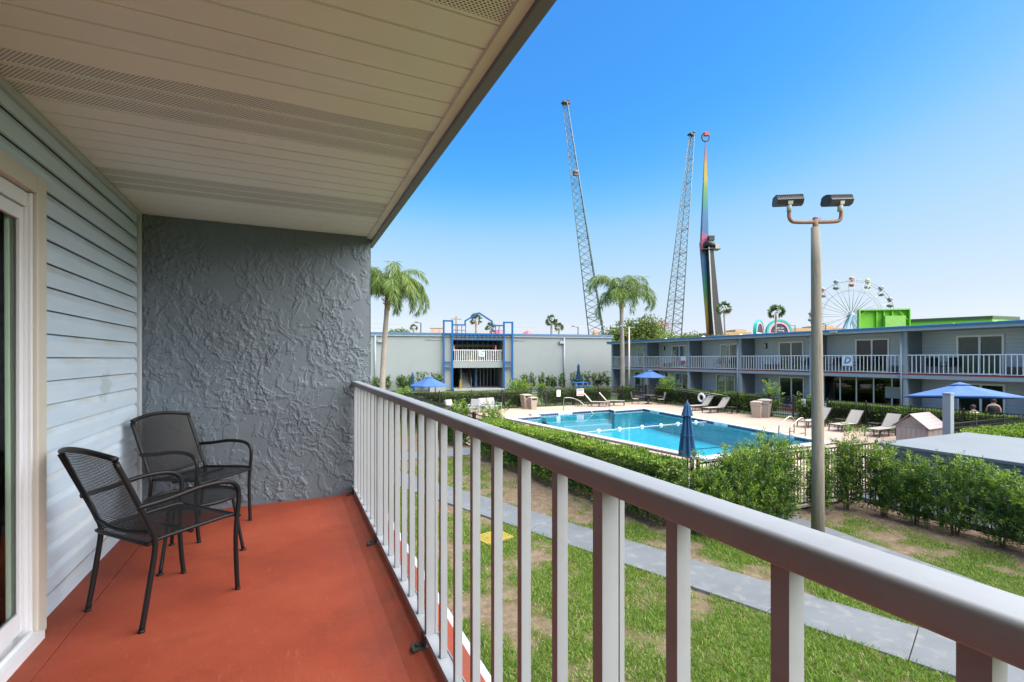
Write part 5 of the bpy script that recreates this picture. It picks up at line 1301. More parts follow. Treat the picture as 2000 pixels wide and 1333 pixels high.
# towels, air conditioners and chairs on those balconies
tw = thing('towel', 'white and pink towel hung over the far balcony rail', 'towel', (32.90, 34.35, 3.94))
g = [[(-0.02*math.sin(q*3)-0.01, -0.35+0.7*q/8, -0.04 - zz*0.7 - 0.02*math.cos(q)) for q in range(9)] for zz in (0, 0.3, 0.55)]; m = MB(); m.sheet(g); m.build('white_part', M_TEE, tw)
g = [[(-0.03*math.sin(q*3)-0.015, -0.2+0.5*q/8, -0.40 - zz*0.6) for q in range(9)] for zz in (0, 0.5)]; m = MB(); m.sheet(g); m.build('pink_part', mat('pink_cloth', (0.55, 0.05, 0.20), 0.8), tw)
M_AC = mat('air_conditioner', (0.12, 0.11, 0.105), 0.6)
for y, lab in ((38.0, 'dark wall air conditioner on the balcony behind the pink towel'), (26.35, 'dark wall air conditioner left of the curtained balcony door'), (17.55, 'brown wall air conditioner right of the letter D balcony door'), (12.05, 'dark wall air conditioner on the rightmost balcony')):
    t = thing('air_conditioner', lab, 'air conditioner', (34.3, y, 2.80)); m = MB(); m.cbox(-0.22, 0.15, -0.48, 0.48, 0.02, 0.46, 0.02); m.build('case', M_AC, t)
    for k in range(6): m = MB(); m.box(-0.235, -0.222, -0.44, 0.44, 0.06+0.06*k, 0.09+0.06*k); m.build('louvre', M_AC, t)
for k, (x, y, rz, lab) in enumerate(((34.0, 15.75, 200, 'left black chair on the rightmost far balcony'), (34.0, 14.95, 170, 'right black chair on the rightmost far balcony'), (33.95, 23.3, 185, 'black chair at the right end of the curtained far balcony'), (33.95, 21.25, 185, 'black chair left of the letter D sign'), (33.95, 19.75, 180, 'black chair behind the letter D sign'), (33.95, 31.3, 190, 'left black chair in front of the blue curtained balcony door'), (33.95, 30.1, 180, 'right black chair in front of the blue curtained balcony door'))):
    dup(chair_far, (x, y, 2.80), R(rz), lab, 'black chairs on the far balconies', 1.12)
for x, y, rz, lab in ((31.2, 40.3, 190, 'left dark chair on the lawn by the far blue umbrella'), (31.3, 39.0, 170, 'right dark chair on the lawn by the far blue umbrella')):
    dup(chair_far, (x, y, 0.0), R(rz), lab, 'dark chairs on the far lawn', 1.12)
# ================================================================== the pale windowless block with the blue steel frame
M_CW = mat('pale_block_paint', (0.245, 0.272, 0.278), 0.75, var=0.04, vs_=0.5, bmp=0.25, bs=9, dist=0.02, dirt=(0.195, 0.215, 0.222), dscale=0.35, damt=0.35)
M_CBL = mat('frame_blue', (0.004, 0.082, 0.25), 0.6, spec=0.3, var=0.06)
M_CGR = mat('block_grey_pipe', (0.27, 0.31, 0.36), 0.6)
M_STUD = mat('steel_stud', (0.34, 0.35, 0.35), 0.6)
blk = thing('pale_block', 'pale grey windowless block with open stair bay behind the pool', 'building', (20.35, 54.68, 0), R(-10.9))
X0, X1 = -22.0, 17.25
ol, orr = -2.93, 3.07
m = MB(); m.box(X0, ol, 0, 0.3, 0, 6.3); m.build('wall', M_CW, blk)
m = MB(); m.box(orr, X1, 0, 0.3, 0, 6.3); m.build('wall', M_CW, blk)
m = MB(); m.box(ol, orr, 0.0, 0.3, 5.93, 6.3); m.build('lintel', M_CW, blk)
m = MB(); m.box(ol, orr, -0.02, 0.3, 2.62, 3.34); m.build('spandrel', M_CW, blk)
m = MB(); m.box(X1-0.3, X1, 0.302, 14, 0, 6.3); m.box(X0, X0+0.3, 0.302, 14, 0, 6.3); m.box(X0+0.3, X1-0.3, 13.7, 14, 0, 6.3); m.build('side_wall', M_CW, blk)
m = MB(); m.box(X0-0.15, X1+0.15, -0.18, 14.1, 6.302, 6.50); m.build('fascia', M_CGR, blk)
m = MB(); m.box(X0-0.2, X1+0.2, -0.24, 14.2, 6.502, 6.72); m.build('roof_edge', mat('block_blue_edge', (0.05, 0.155, 0.28), 0.5, var=0.1), blk)
# stair bay
m = MB(); m.box(ol-0.2, orr+0.2, 7.0, 7.2, 0, 6.3); m.box(ol-0.2, ol, 0.31, 7.0, 0, 6.3); m.box(orr, orr+0.2, 0.31, 7.0, 0, 6.3); m.build('bay_wall', mat('bay_dark', (0.12, 0.13, 0.14), 0.8), blk)
m = MB(); m.box(ol, orr, 0.305, 7.0, 3.05, 3.33); m.build('bay_floor', mat('bay_concrete', (0.30, 0.31, 0.31), 0.8), blk)
m = MB(); m.box(ol, orr, -1.0, 7.0, -0.05, 0.15); m.build('bay_ground_slab', mat('bay_concrete', (0.3, 0.31, 0.31), 0.8), blk)
for k in range(9):
    x = -2.6 + k*0.66; m = MB(); m.box(x-0.05, x+0.05, 4.0, 4.12, 3.332, 5.92); m.build('stud', M_STUD, blk)
for k in range(6):
    x = 0.55 + k*0.46; m = MB(); m.box(x-0.04, x+0.04, 4.0, 4.12, 0.152, 3.04); m.build('stud', M_STUD, blk)
m = MB(); m.box(ol, orr, 4.15, 4.2, 5.2, 5.5); m.build('stud_header', M_STUD, blk)
M_STEP = mat('brown_tread', (0.16, 0.12, 0.11), 0.7)
for k in range(9):
    m = MB(); m.box(-1.55, -0.45 , 2.6+0.26*k, 2.6+0.26*k+0.28, 0.155+0.20*k, 0.155+0.20*(k+1)); m.build('stair_step', M_STEP, blk)
    m = MB(); m.box(-1.55, -0.45, 2.585+0.26*k, 2.6+0.26*k-0.001, 0.155+0.20*k, 0.155+0.20*k+0.15); m.build('stair_riser', M_STUD, blk)
m = MB(); m.add([(-0.42,2.5,0.15),(-0.42,5.0,0.15),(-0.42,5.0,2.9),(-0.42,2.5,1.3),(-0.32,2.5,0.15),(-0.32,5.0,0.15),(-0.32,5.0,2.9),(-0.32,2.5,1.3)], [(0,1,2,3),(7,6,5,4),(0,4,5,1),(1,5,6,2),(2,6,7,3),(3,7,4,0)]); m.build('stair_side_wall', M_CW, blk)
m = MB(); m.box(-1.75, -1.6, 2.2, 5.0, 0.15, 3.04); m.build('bay_pier', M_CW, blk)
m = MB(); m.box(-0.05, 0.12, 1.8, 1.97, 0.15, 3.04); m.build('blue_column', M_CBL, blk)
m = MB(); m.box(ol, orr, 0.10, 0.16, 4.70, 4.76); m.box(ol, orr, 0.10, 0.16, 3.40, 3.45); rr_ = m.build('bay_rail', M_FWH, blk)
m = MB()
for k in range(1, 27): x = ol + (orr-ol)*k/27; m.box(x-0.03, x+0.03, 0.11, 0.15, 3.451, 4.70)
o = m.build('balusters', M_FWH, rr_); o['kind'] = 'stuff'
# exposed blue steel frame standing in front of the wall
def fbar(p, q, w=0.20, name='frame_bar'):
    m = MB(); m.bar((p[0], -0.30, p[1]), (q[0], -0.30, q[1]), w, 0.18, up=(0,1,0)); m.build(name, M_CBL, blk)
for a, b, zt in ((-4.06, -3.06, 8.22), (3.14, 4.18, 8.16)):
    fbar((a, 0), (a, zt)); fbar((b, 0), (b, zt)); fbar((a+0.1, zt-0.1), (b-0.1, zt-0.1), 0.17); fbar((a+0.1, 3.28), (b-0.1, 3.28), 0.16); fbar((a+0.1, 2.64), (b-0.1, 2.64), 0.16); fbar((a+0.1, 6.6), (b-0.1, 6.6), 0.16)
fbar((-2.96, 7.67), (-1.5, 7.67), 0.15); fbar((1.66, 7.67), (3.04, 7.67), 0.15)
fbar((-1.55, 7.6), (-1.55, 8.2), 0.16); fbar((1.68, 7.6), (1.68, 8.2), 0.16)
fbar((-1.55, 8.15), (0.08, 9.14), 0.17); fbar((0.08, 9.14), (1.68, 8.15), 0.17)
fbar((-2.96, 6.60), (3.04, 6.60), 0.2); fbar((-2.96, 5.93), (3.04, 5.93), 0.09)
for k in range(11): x = -2.45 + k*0.5; fbar((x, 5.98), (x, 6.5), 0.07, 'frame_stud')
for x in (-2.45, -1.95, -1.5): fbar((x, 6.7), (x, 7.6), 0.06, 'frame_stud')
for x in (1.62, 2.1, 2.55): fbar((x, 6.7), (x, 7.6), 0.06, 'frame_stud')
fbar((-2.96, 7.05), (-1.5, 7.05), 0.05, 'frame_stud'); fbar((1.62, 7.05), (3.04, 7.05), 0.05, 'frame_stud')
for x in (-11.77, 10.85):
    m = MB(); m.tube([(x, -0.09, 0), (x, -0.09, 6.3)], 0.11, 8); m.build('downspout', M_CGR, blk)
for x in (-11.2, 10.5):
    m = MB(); m.cbox(x-0.28, x+0.28, -0.35, -0.02, 5.55, 5.85, 0.02); fo = m.build('wall_floodlight', M_CGR, blk); m = MB(); m.tube([(x, -0.15, 5.86), (x, -0.02, 6.2)], 0.03, 6); m.build('conduit', M_CGR, fo)
for a, b in ((-6.14, -4.2), (4.3, 5.88)):
    m = MB(); m.tube([(a, -0.05, 5.9), (b, -0.05, 5.9)], 0.025, 5); m.build('conduit', M_CGR, blk)
def onblk(x, y, z): return tuple(Matrix.Rotation(R(-10.9), 4, 'Z') @ Vector((x, y, z)) + Vector((20.35, 54.68, 0)))
letter_sign('C', 'white square sign with blue letter C on the stair bay rail', onblk(0.48, 0.02, 4.33), R(-10.9), 0.74)
for x, y, z, lab in ((-2.12, -0.3, 0.15, 'tall yellow warning cone on the ground floor of the stair bay'), (-0.68, 0.45, 3.335, 'yellow warning cone behind the upper stair bay rail')):
    t = thing('warning_cone', lab, 'cone', onblk(x, y, z), 0)
    m = MB(); m.lathe([(0.17, 0.06), (0.05, 1.08), (0.0, 1.1)], n=4, smooth=False); m.build('cone_body', M_YEL, t)
    m = MB(); m.cbox(-0.2, 0.2, -0.2, 0.2, 0, 0.06, 0.01); m.build('base', M_YEL, t)
for x, lab in ((-2.75, 'left red extinguisher cabinet in the upper stair bay'), (2.35, 'right red extinguisher cabinet in the upper stair bay')):
    t = thing('extinguisher_box', lab, 'cabinet', onblk(x, 0.75, 4.6), R(-10.9)); m = MB(); m.cbox(-0.12, 0.12, 0, 0.2, 0, 0.75, 0.02); m.build('case', mat('cabinet_red', (0.45, 0.04, 0.04), 0.5), t); m = MB(); m.box(-0.08, 0.08, -0.01, -0.002, 0.1, 0.6); m.build('pane', M_GREYS, t)
# row of slim shrubs at the foot of the block
sx = [(-11.6, 1.5), (-10.4, 1.7), (-9.1, 1.6), (-7.9, 2.0), (-6.7, 2.1), (-5.6, 2.1), (-4.6, 2.0), (-8.6, 1.9), (5.4, 1.9), (6.4, 2.0), (7.6, 1.95), (8.3, 1.6), (9.2, 1.7), (10.2, 2.05), (11.6, 2.1), (12.6, 2.1), (13.5, 2.1), (14.4, 2.1), (15.3, 2.0), (16.1, 2.0), (17.0, 2.0)]
for i, (x, h) in enumerate(sx):
    w = 0.75 if i not in (11,) else 0.45
    where = f'{ORD[i]} slim shrub from the left end of the pale block wall' if i < 8 else f'{ORD[i-8]} slim shrub right of the blue frame along the pale wall'
    p = onblk(x, -1.0 - 0.25*(i % 3), 0); shrub(where, p[0], p[1], h, w, 0.17, 75, 0.22, 100+i, 'slim shrubs along the pale block', 5, 0.15)
# ================================================================== palms, trees and the amusement rides beyond
def spot(px, py, d):        # a point seen at (px,py) of the survey photograph, d metres ahead
    u = (px-1000)/953*d; return Vector((u*0.91042 + d*0.41366, -u*0.41366 + d*0.91042, CAMZ - (py-701)*d/953))
M_PTRUNK = mat('palm_trunk', (0.27, 0.235, 0.20), 0.9, var=0.25, vs_=2.0, bmp=0.8, bs=14, dist=0.03)
M_BOOT = mat('palm_boot', (0.26, 0.17, 0.10), 0.9, var=0.3, vs_=6)
def frond(L, elev, az, r_, droop=1.0, leaflets=62, lw=0.028, ll=0.62):
    """pinnate frond: returns rachis points and leaflet arrays"""
    n = 14; pts = []; p = np.zeros(3); e = elev; st = L/n
    dirh = np.array([math.cos(az), math.sin(az), 0])
    for i in range(n+1):
        pts.append(p.copy()); p = p + (dirh*math.cos(e) + np.array([0,0,1])*math.sin(e))*st; e -= droop*(0.07 + 0.36*(i/n))
    pts = np.array(pts); T = np.gradient(pts, axis=0); T = unit(T); side = np.array([-math.sin(az), math.cos(az), 0])
    q = np.repeat(np.linspace(0.14, 1.0, leaflets), 2); sg = np.tile([1.0, -1.0], leaflets); k = len(q)
    f_ = q*n; i0 = np.minimum(f_.astype(int), n-1); w_ = (f_-i0)[:, None]
    P = pts[i0]*(1-w_) + pts[i0+1]*w_; t = T[i0]
    up = np.cross(t, np.broadcast_to(side, t.shape))
    D = unit(side[None]*sg[:, None]*0.75 + t*0.55 + r_.normal(0, 0.22, (k, 3)) + np.array([0,0,-0.75])[None]*r_.uniform(0.5, 1.6, (k, 1)))
    LL = ll*(0.35 + 0.65*np.sin(PI*np.clip(q*0.85+0.1, 0, 1)))*r_.uniform(0.75, 1.15, k)
    return pts, P, D, LL
def queen_palm(label, base, hgt, top_off, r0, r1, fl, nf, seed, ll=0.62, sky=0):
    r_ = np.random.default_rng(seed); t = thing('palm_tree', label, 'palm tree', base)
    tops = Vector((top_off[0], top_off[1], hgt))
    pts = [Vector((0,0,-0.1))] + [Vector((tops.x*q**1.5, tops.y*q**1.5, hgt*q)) for q in np.linspace(0.08, 1, 14)]
    rad = [r0*1.25] + [r0 + (r1-r0)*q + 0.008*math.sin(i*2.2) for i, q in enumerate(np.linspace(0.08, 1, 14))]
    m = MB(); m.tube(pts, rad, 14); m.build('trunk', M_PTRUNK, t)
    m = MB()
    for k in range(16):
        a = r_.uniform(0, 2*PI); z = r_.uniform(-0.55, 0.12); q = Vector((math.cos(a), math.sin(a), 0))
        m.bar(tops + q*r1*0.7 + Vector((0,0,z)), tops + q*(r1*1.25+r_.uniform(0.02,0.22)) + Vector((0,0,z+r_.uniform(0.12,0.4))), 0.09, 0.035)
    m.tube([tops+Vector((0,0,-0.6)), tops+Vector((0,0,-0.25)), tops+Vector((0,0,0.15)), tops+Vector((0,0,0.75))], [r1, r1*1.3, r1*1.15, 0.06], 10); m.build('boots', M_BOOT, t)
    AP, AD, AL, AC = [], [], [], []; m = MB()
    for k in range(nf):
        az = 2*PI*k/nf*1.618*2 + r_.normal(0, 0.25); el = r_.uniform(0.5, 1.5) if k > 7 else r_.uniform(1.3, 1.54)
        rp_, P, D, LL = frond(fl*r_.uniform(0.8, 1.12), el, az, r_, r_.uniform(0.8, 1.15), 92, ll=ll)
        o_ = np.array(tops) + np.array([0, 0, 0.25]); m.tube([Vector(p+o_) for p in rp_], [0.035*(1-0.8*i/14) for i in range(15)], 5)
        AP.append(P+o_); AD.append(D); AL.append(LL); br = r_.uniform(0, 1); c = lerp((0.055, 0.105, 0.022), (0.17, 0.25, 0.055), np.clip(r_.random(len(P))*0.6 + br*0.5, 0, 1)); AC.append(c)
    m.build('rachis', mat('palm_rachis', (0.22, 0.24, 0.09), 0.6), t)
    P = np.concatenate(AP); D = np.concatenate(AD); L = np.concatenate(AL); C = np.concatenate(AC)
    o = inst('crown', leaf_mesh('crown', P, D, L, 0.042, C, M_PALM, fold=0.22), t); o['kind'] = 'stuff'
    return t
b = spot(745, 701+953*3.7/31, 31); queen_palm('queen palm with grey trunk beside the stucco wall', (b.x, b.y, 0), 7.35, (0.35, -0.15), 0.20, 0.145, 3.9, 30, 3, ll=0.8)
b = spot(1216, 701+953*3.7/47, 47); queen_palm('queen palm in the middle between the two lattice towers', (b.x, b.y, 0), 9.0, (-0.1, 0.05), 0.235, 0.185, 5.0, 22, 8, ll=1.05)

def fan_palm(label, px, py_top, d, crown, seed, base_px=None):
    r_ = np.random.default_rng(seed); top = spot(px, py_top, d); bx = spot(base_px or px, 700, d); t = thing('fan_palm', label, 'palm tree', (bx.x, bx.y, 0), 0, 'far fan palms')
    tp = Vector((top.x-bx.x, top.y-bx.y, top.z)); m = MB(); m.tube([Vector((0,0,-0.1)), tp*0.4 + Vector((0.1*crown,0,0)), tp*0.75, tp], [0.28, 0.2, 0.18, 0.2], 8); m.build('trunk', M_PTRUNK, t)
    P, D, L, C = [], [], [], []
    for k in range(34):
        a = r_.uniform(0, 2*PI); el = r_.uniform(-0.7, 1.45); q = np.array([math.cos(a)*math.cos(el), math.sin(a)*math.cos(el), math.sin(el)]); c0 = np.array(tp) + q*crown*0.5
        s_ = unit(np.cross(q, r_.normal(size=(1,3))*0.6 + np.array([[0,0,1.0]])*0.8)); n_ = 15
        for j in range(n_):
            w = (j/(n_-1)-0.5)*2.3; dd = math.cos(w)*q + math.sin(w)*s_[0] + np.array([0,0,-0.25]); P.append(c0); D.append(dd); L.append(crown*0.5); C.append(np.array([0.075, 0.12, 0.04])*r_.uniform(0.5, 1.6) if el > -0.45 else np.array([0.20, 0.14, 0.075])*r_.uniform(0.5, 1.2))
    D = unit(np.array(D)); o = inst('crown', leaf_mesh('crown', np.array(P), D, np.array(L), crown*0.085, np.array(C), M_PALM), t); o['kind'] = 'stuff'
for i, a in enumerate(((808, 641, 95, 0.9, 'tiny fan palm above the pale roof at the left'), (930, 625, 85, 1.3, 'fan palm seen through the peak of the blue frame'), (958, 641, 90, 1.2, 'fan palm behind the right shoulder of the blue frame'), (1077, 627, 90, 1.35, 'taller fan palm above the pale roof left of the lattice tower'), (1092, 640, 90, 1.0, 'shorter fan palm next to the taller one above the pale roof'), (1414, 603, 115, 2.0, 'fan palm with curved trunk right of the rainbow mast', 1419), (1516, 610, 100, 1.9, 'fan palm in front of the arched sign', 1511))):
    fan_palm(a[4], a[0], a[1], a[2], a[3], 200+i, a[5] if len(a) > 5 else None)

def tree(label, px, py_top, d, w, h0, seed, bright=0.5, n=5000, leaf=0.35, name='tree'):
    r_ = np.random.default_rng(seed); top = spot(px, py_top, d); t = thing(name, label, 'tree', (top.x, top.y, 0), 0, 'trees beyond the motel')
    H_ = top.z; m = MB(); m.tube([(0,0,-0.1),(0.1,0,h0),(0,0.1,H_*0.7)], [0.3, 0.22, 0.08], 8)
    blobs = []
    for k in range(13):
        a = r_.uniform(0, 2*PI); rr_ = w*0.5*r_.random()**0.6*0.8; z = h0 + (H_-h0)*r_.uniform(0.15, 0.86); br = (H_-h0)*r_.uniform(0.16, 0.28)
        c0 = np.array([rr_*math.cos(a), rr_*math.sin(a), z]); blobs.append((c0, br)); m.tube([(0.05,0.03,h0*0.9), Vector(c0*[0.5,0.5,0.8]), Vector(c0)], [0.12, 0.07, 0.02], 5)
    blobs.append((np.array([0, 0, H_*0.86]), H_*0.14)); m.build('trunk', M_BARK, t)
    P, C = [], []
    for c0, br in blobs:
        k = n//len(blobs); v = unit(r_.normal(size=(k, 3)))*(r_.random((k, 1))**0.4)*br*np.array([1.25, 1.25, 0.85]); v *= (0.75 + 0.5*fbm(v[:,0]*3+c0[0], v[:,2]*3+v[:,1], seed, 2))[:, None]
        P.append(c0+v); mix_ = np.clip(r_.random(k)*0.7 + bright*r_.uniform(0, 0.6), 0, 1); C.append(lerp((0.03, 0.055, 0.016), (0.20, 0.26, 0.05), mix_))
    P = np.concatenate(P); C = np.concatenate(C); D = unit(r_.normal(size=P.shape) + np.array([0,0,0.3]))
    o = inst('crown', leaf_mesh('crown', P, D, leaf*r_.uniform(0.6, 1.3, len(P)), leaf*0.55, C, M_LEAF), t); o['kind'] = 'stuff'
tree('leafy tree filling the gap left of the middle palm', 1206, 640, 66, 5.0, 2.0, 301, 0.5, 7000)
tree('bright leafy tree right behind the middle palm', 1248, 622, 68, 6.5, 2.0, 302, 0.65, 9000)
tree('light green tree behind the left end of the long wing', 1280, 646, 70, 5.5, 1.5, 303, 0.6, 6000)
tree('low light green tree right of the lattice tower foot', 1308, 653, 72, 5.0, 1.5, 304, 0.6, 4000)
tree('dark tree behind the wing roof below the right tower', 1338, 650, 110, 8.0, 2.0, 305, 0.1, 4000, 0.5)
tree('dark low tree just left of the rainbow mast foot', 1366, 655, 110, 6.0, 2.0, 306, 0.1, 3000, 0.5)
tree('rounded tree top above the pale roof at far left', 777, 641, 85, 4.5, 3.0, 307, 0.45, 4000)
tree('small dark tree at the foot of the left lattice tower', 1160, 653, 100, 5.0, 2.0, 308, 0.15, 2500, 0.45)
tree('green tree top left of the tan buildings', 1400, 655, 130, 12.0, 2.0, 309, 0.3, 3000, 0.6)

# ---- slender area lamp in front of the wing
sl2 = thing('area_lamp', 'slim pinkish lamp pole with two heads beside the middle palm', 'lamp post', spot(1228.5, 701+953*3.7/46, 46)[:2] + (0,), R(-YAW))
m = MB(); m.tube([(0,0,0),(0,0,6.7)], [0.11, 0.075], 10); m.build('shaft', mat('pinkish_pole', (0.46, 0.38, 0.33), 0.6), sl2)
m = MB(); m.tube([(-0.55,0,6.65),(0.55,0,6.65)], 0.035, 6); m.tube([(0.45,0,6.65),(0.48,0,7.0)], 0.03, 6); m.build('arm', M_CGR, sl2)
for x, z in ((-0.6, 6.7), (0.62, 7.0)):
    m = MB(); m.cbox(x-0.28, x+0.28, -0.2, 0.2, z, z+0.16, 0.03); m.build('lamp_head', M_CGR, sl2)
def street_light(label, px, py, d, arm=-1.2):
    p = spot(px, py, d); t = thing('street_light', label, 'street light', (p.x, p.y, 0), R(-YAW)); m = MB(); m.tube([(0,0,0),(0,0,p.z)], [0.14, 0.1], 8); m.build('shaft', M_FENCE, t)
    m = MB(); m.tube([(0,0,p.z-0.05),(arm,0,p.z+0.1)], 0.06, 6); m.build('arm', M_FENCE, t); m = MB(); m.cbox(min(arm*0.7, arm*1.3), max(arm*0.7, arm*1.3), -0.15, 0.15, p.z+0.05, p.z+0.2, 0.02); m.build('lamp_head', M_FENCE, t)
street_light('dark street light above the pale roof at the left', 822, 631, 90, -0.9)
street_light('short dark street light left of the left lattice tower', 1129, 639, 95, -1.0)
street_light('street light right of the arched sign', 1553, 636, 110, -2.0)
street_light('dark double street light left of the rainbow mast', 1362, 648, 120, -0.8)
street_light('thin street light between the lamp pole and the ferris wheel', 1613, 634, 100, -0.7)
up_ = thing('utility_pole', 'wooden utility pole behind the left of the blue frame', 'pole', spot(891, 700, 90)[:2] + (0,)); m = MB(); m.tube([(0,0,0),(0,0,11.6)], [0.2, 0.13], 8); m.build('shaft', M_BARK, up_); m = MB(); m.bar((-1.0,0,11.0),(1.0,0,11.0), 0.12, 0.12); m.build('crossarm', M_BARK, up_)
for k, (y0, y1) in enumerate(((628, 632), (637, 641), (645, 648))):
    a = spot(640, y0, 90); c_ = spot(1180, y1+6, 95); b_ = a.lerp(c_, 0.5) - Vector((0, 0, 0.5)); m = MB(); m.tube([a, a.lerp(b_, 0.5)-Vector((0,0,0.1)), b_, b_.lerp(c_, 0.5)-Vector((0,0,0.1)), c_], 0.022, 4)
    o = m.build('power_line', M_GREYS); tag(o, f'{("topmost", "middle", "lowest")[k]} overhead power line above the pale block', 'power line', 'overhead power lines')

# ---- twin lattice towers of the catapult ride
def steel_grad():
    m, nt, b, out = newmat('lattice_steel'); v = coords(nt, 1); c = ramp(nt, noise(nt, v, 0.2, 3), [(0.3, (0.09, 0.13, 0.16)), (0.7, (0.14, 0.19, 0.22))]); nt.links.new(c, b.inputs['Base Color']); b.inputs['Roughness'].default_value = 0.55; return m
M_LAT = steel_grad()
def lattice(label, base, top, wb, wt, d, rot, capm):
    B = spot(base[0], base[1], d); T = spot(top[0], top[1], d); t = thing('lattice_tower', label, 'tower', (B.x, B.y, 0)); B0 = Vector((0, 0, 0)); T0 = T - Vector((B.x, B.y, 0))
    k = 3; cor = lambda q, j: B0.lerp(T0, q) + Vector((math.cos(rot + 2*PI*j/k), math.sin(rot + 2*PI*j/k), 0))*((wb + (wt-wb)*q)/1.73)
    for j in range(k):
        m = MB(); m.tube([cor(0, j), cor(0.5, j), cor(1, j)], [0.19, 0.16, 0.12], 6); m.build('chord', M_LAT, t)
    m = MB(); n_ = 40; qs = [1-(1-i/n_)**1.0 for i in range(n_+1)]
    for i in range(n_):
        for j in range(k):
            a, b_ = (j, (j+1) % k); 
            m.tube([cor(qs[i], a), cor(qs[i+1], b_)] if i % 2 else [cor(qs[i], b_), cor(qs[i+1], a)], 0.075, 4, cap=False)
            m.tube([cor(qs[i], a), cor(qs[i+1], b_)] if not i % 2 else [cor(qs[i], b_), cor(qs[i+1], a)], 0.05, 4, cap=False)
            if i % 4 == 0: m.tube([cor(qs[i], a), cor(qs[i], b_)], 0.07, 4, cap=False)
    o = m.build('bracing', M_LAT, t); o['kind'] = 'stuff'
    m = MB(); m.box(T0.x-wt*0.7, T0.x+wt*0.7, T0.y-wt*0.5, T0.y+wt*0.5, T0.z, T0.z+0.45); m.build('head_block', capm, t); m = MB(); m.lathe([(0.0,0.0),(0.55,0.02),(0.55,0.25),(0,0.3)], (T0.x+wt*0.5, T0.y, T0.z+0.8), 10); m.build('pulley', M_FENCE, t)
    return t
lattice('left leaning steel lattice tower of the catapult ride', (1179, 724), (1105, 203), 5.6, 1.7, 150, 0.5, mat('tower_head_red', (0.10, 0.04, 0.045), 0.6))
lattice('right leaning steel lattice tower of the catapult ride', (1306, 724), (1351, 265), 5.8, 1.5, 150, 0.9, M_FENCE)
cp = thing('ride_capsule', 'small dark ride capsule hanging on the left lattice tower', 'ride capsule', spot(1124, 337, 148.5)); m = MB(); m.tube([(-0.7,0,0),(0.7,0,0.4)], 0.5, 8); m.build('cage', M_RUST, cp); m = MB(); m.box(-0.6, 0.6, -0.4, 0.4, -1.0, -0.4); m.build('seat', M_FENCE, cp)

# ---- rainbow swing mast
def rainbow():
    m, nt, b, out = newmat('rainbow_paint'); tc = nt.nodes.new('ShaderNodeTexCoord'); sp = nt.nodes.new('ShaderNodeSeparateXYZ'); nt.links.new(tc.outputs['Object'], sp.inputs[0])
    f_ = math_(nt, 'DIVIDE', math_(nt, 'ABSOLUTE', sp.outputs['Z']), 36.0)
    ax_ = math_(nt, 'MULTIPLY', math_(nt, 'ABSOLUTE', sp.outputs['X']), -0.012); f_ = math_(nt, 'ADD', f_, ax_)
    c = ramp(nt, f_, [(0.0, (0.33, 0.06, 0.13)), (0.035, (0.28, 0.06, 0.13)), (0.09, (0.03, 0.10, 0.24)), (0.26, (0.02, 0.12, 0.27)), (0.38, (0.03, 0.19, 0.14)), (0.52, (0.10, 0.23, 0.06)), (0.62, (0.36, 0.26, 0.03)), (0.76, (0.36, 0.20, 0.025)), (0.86, (0.32, 0.09, 0.03)), (1.0, (0.24, 0.04, 0.035))])
    nt.links.new(c, b.inputs['Base Color']); b.inputs['Roughness'].default_value = 0.45; return m
hub = spot(1384, 472, 170)
rm = thing('rainbow_ride', 'tall rainbow coloured swing ride arm on a dark mast', 'amusement ride', (hub.x, hub.y, 0), R(-YAW))
hz = hub.z
def tapered(pts, name, mt, loc=(0,0,0)):
    m = MB(); g = [[(x-w/2, -w*0.35, z), (x+w/2, -w*0.35, z), (x+w/2, w*0.35, z), (x-w/2, w*0.35, z)] for x, z, w in pts]; m.sheet(g, loop=True, smooth=False); m.add(g[0], [(3,2,1,0)]); m.add(g[-1], [(0,1,2,3)]); return m.build(name, mt, rm, loc=loc)
K = 170/953
tapered([(-0.9, 0, 13.5*K), (-0.7, 70*K, 10*K), (-0.55, 140*K, 6*K), (-0.4, 202*K, 1.6*K)], 'upper_arm', rainbow(), (0, 1.6, hz))
tapered([(0.9, -215*K, 5*K), (0.3, -150*K, 7*K), (-0.5, -70*K, 10*K), (-1.1, -0.01, 14*K)], 'lower_arm', MATS['rainbow_paint'], (0, 1.6, hz))
M_MASTD = mat('mast_dark', (0.012, 0.012, 0.015), 0.6)
m = MB(); g = []
for z, x, w in ((-0.05, 18*K+0.6, 26*K), (hz*0.5, 9.5*K, 17*K), (hz, 1.5*K, 10*K)): g.append([(x-w*0.42, -w*0.5, z), (x+w*0.5, -w*0.35, z), (x+w*0.5, w*0.5, z), (x-w*0.5, w*0.35, z)])
m.sheet(g, loop=True, smooth=False); m.build('mast', M_MASTD, rm)
m = MB(); g = [[(p[0][0]-0.05, p[0][1]-0.06, p[0][2]), (p[0][0]+0.42, p[0][1]-0.02, p[0][2])] for p in g]; m.sheet(g, smooth=False); m.build('mast_lit_strip', M_STUD, rm)  # pale strip painting the lit left face onto the dark mast
m = MB(); m.lathe([(1.4,-1.0),(1.8,-0.6),(1.8,0.6),(1.4,1.0)], (0.2,0,hz-1.0), 14); m.build('hub', M_FENCE, rm)
m = MB(); m.box(-2.4, 3.6, -1.4, 1.4, hz-3.0, hz-2.75); m.build('platform', M_FENCE, rm)
m = MB(); m.box(1.9, 3.2, -1.2, 1.2, hz-2.74, hz-1.2); m.build('motor_house', M_STUD, rm); m = MB(); m.box(-0.4, 1.5, -1.5, 0.2, hz+0.1, hz+1.7); m.build('counter_block', M_FENCE, rm)
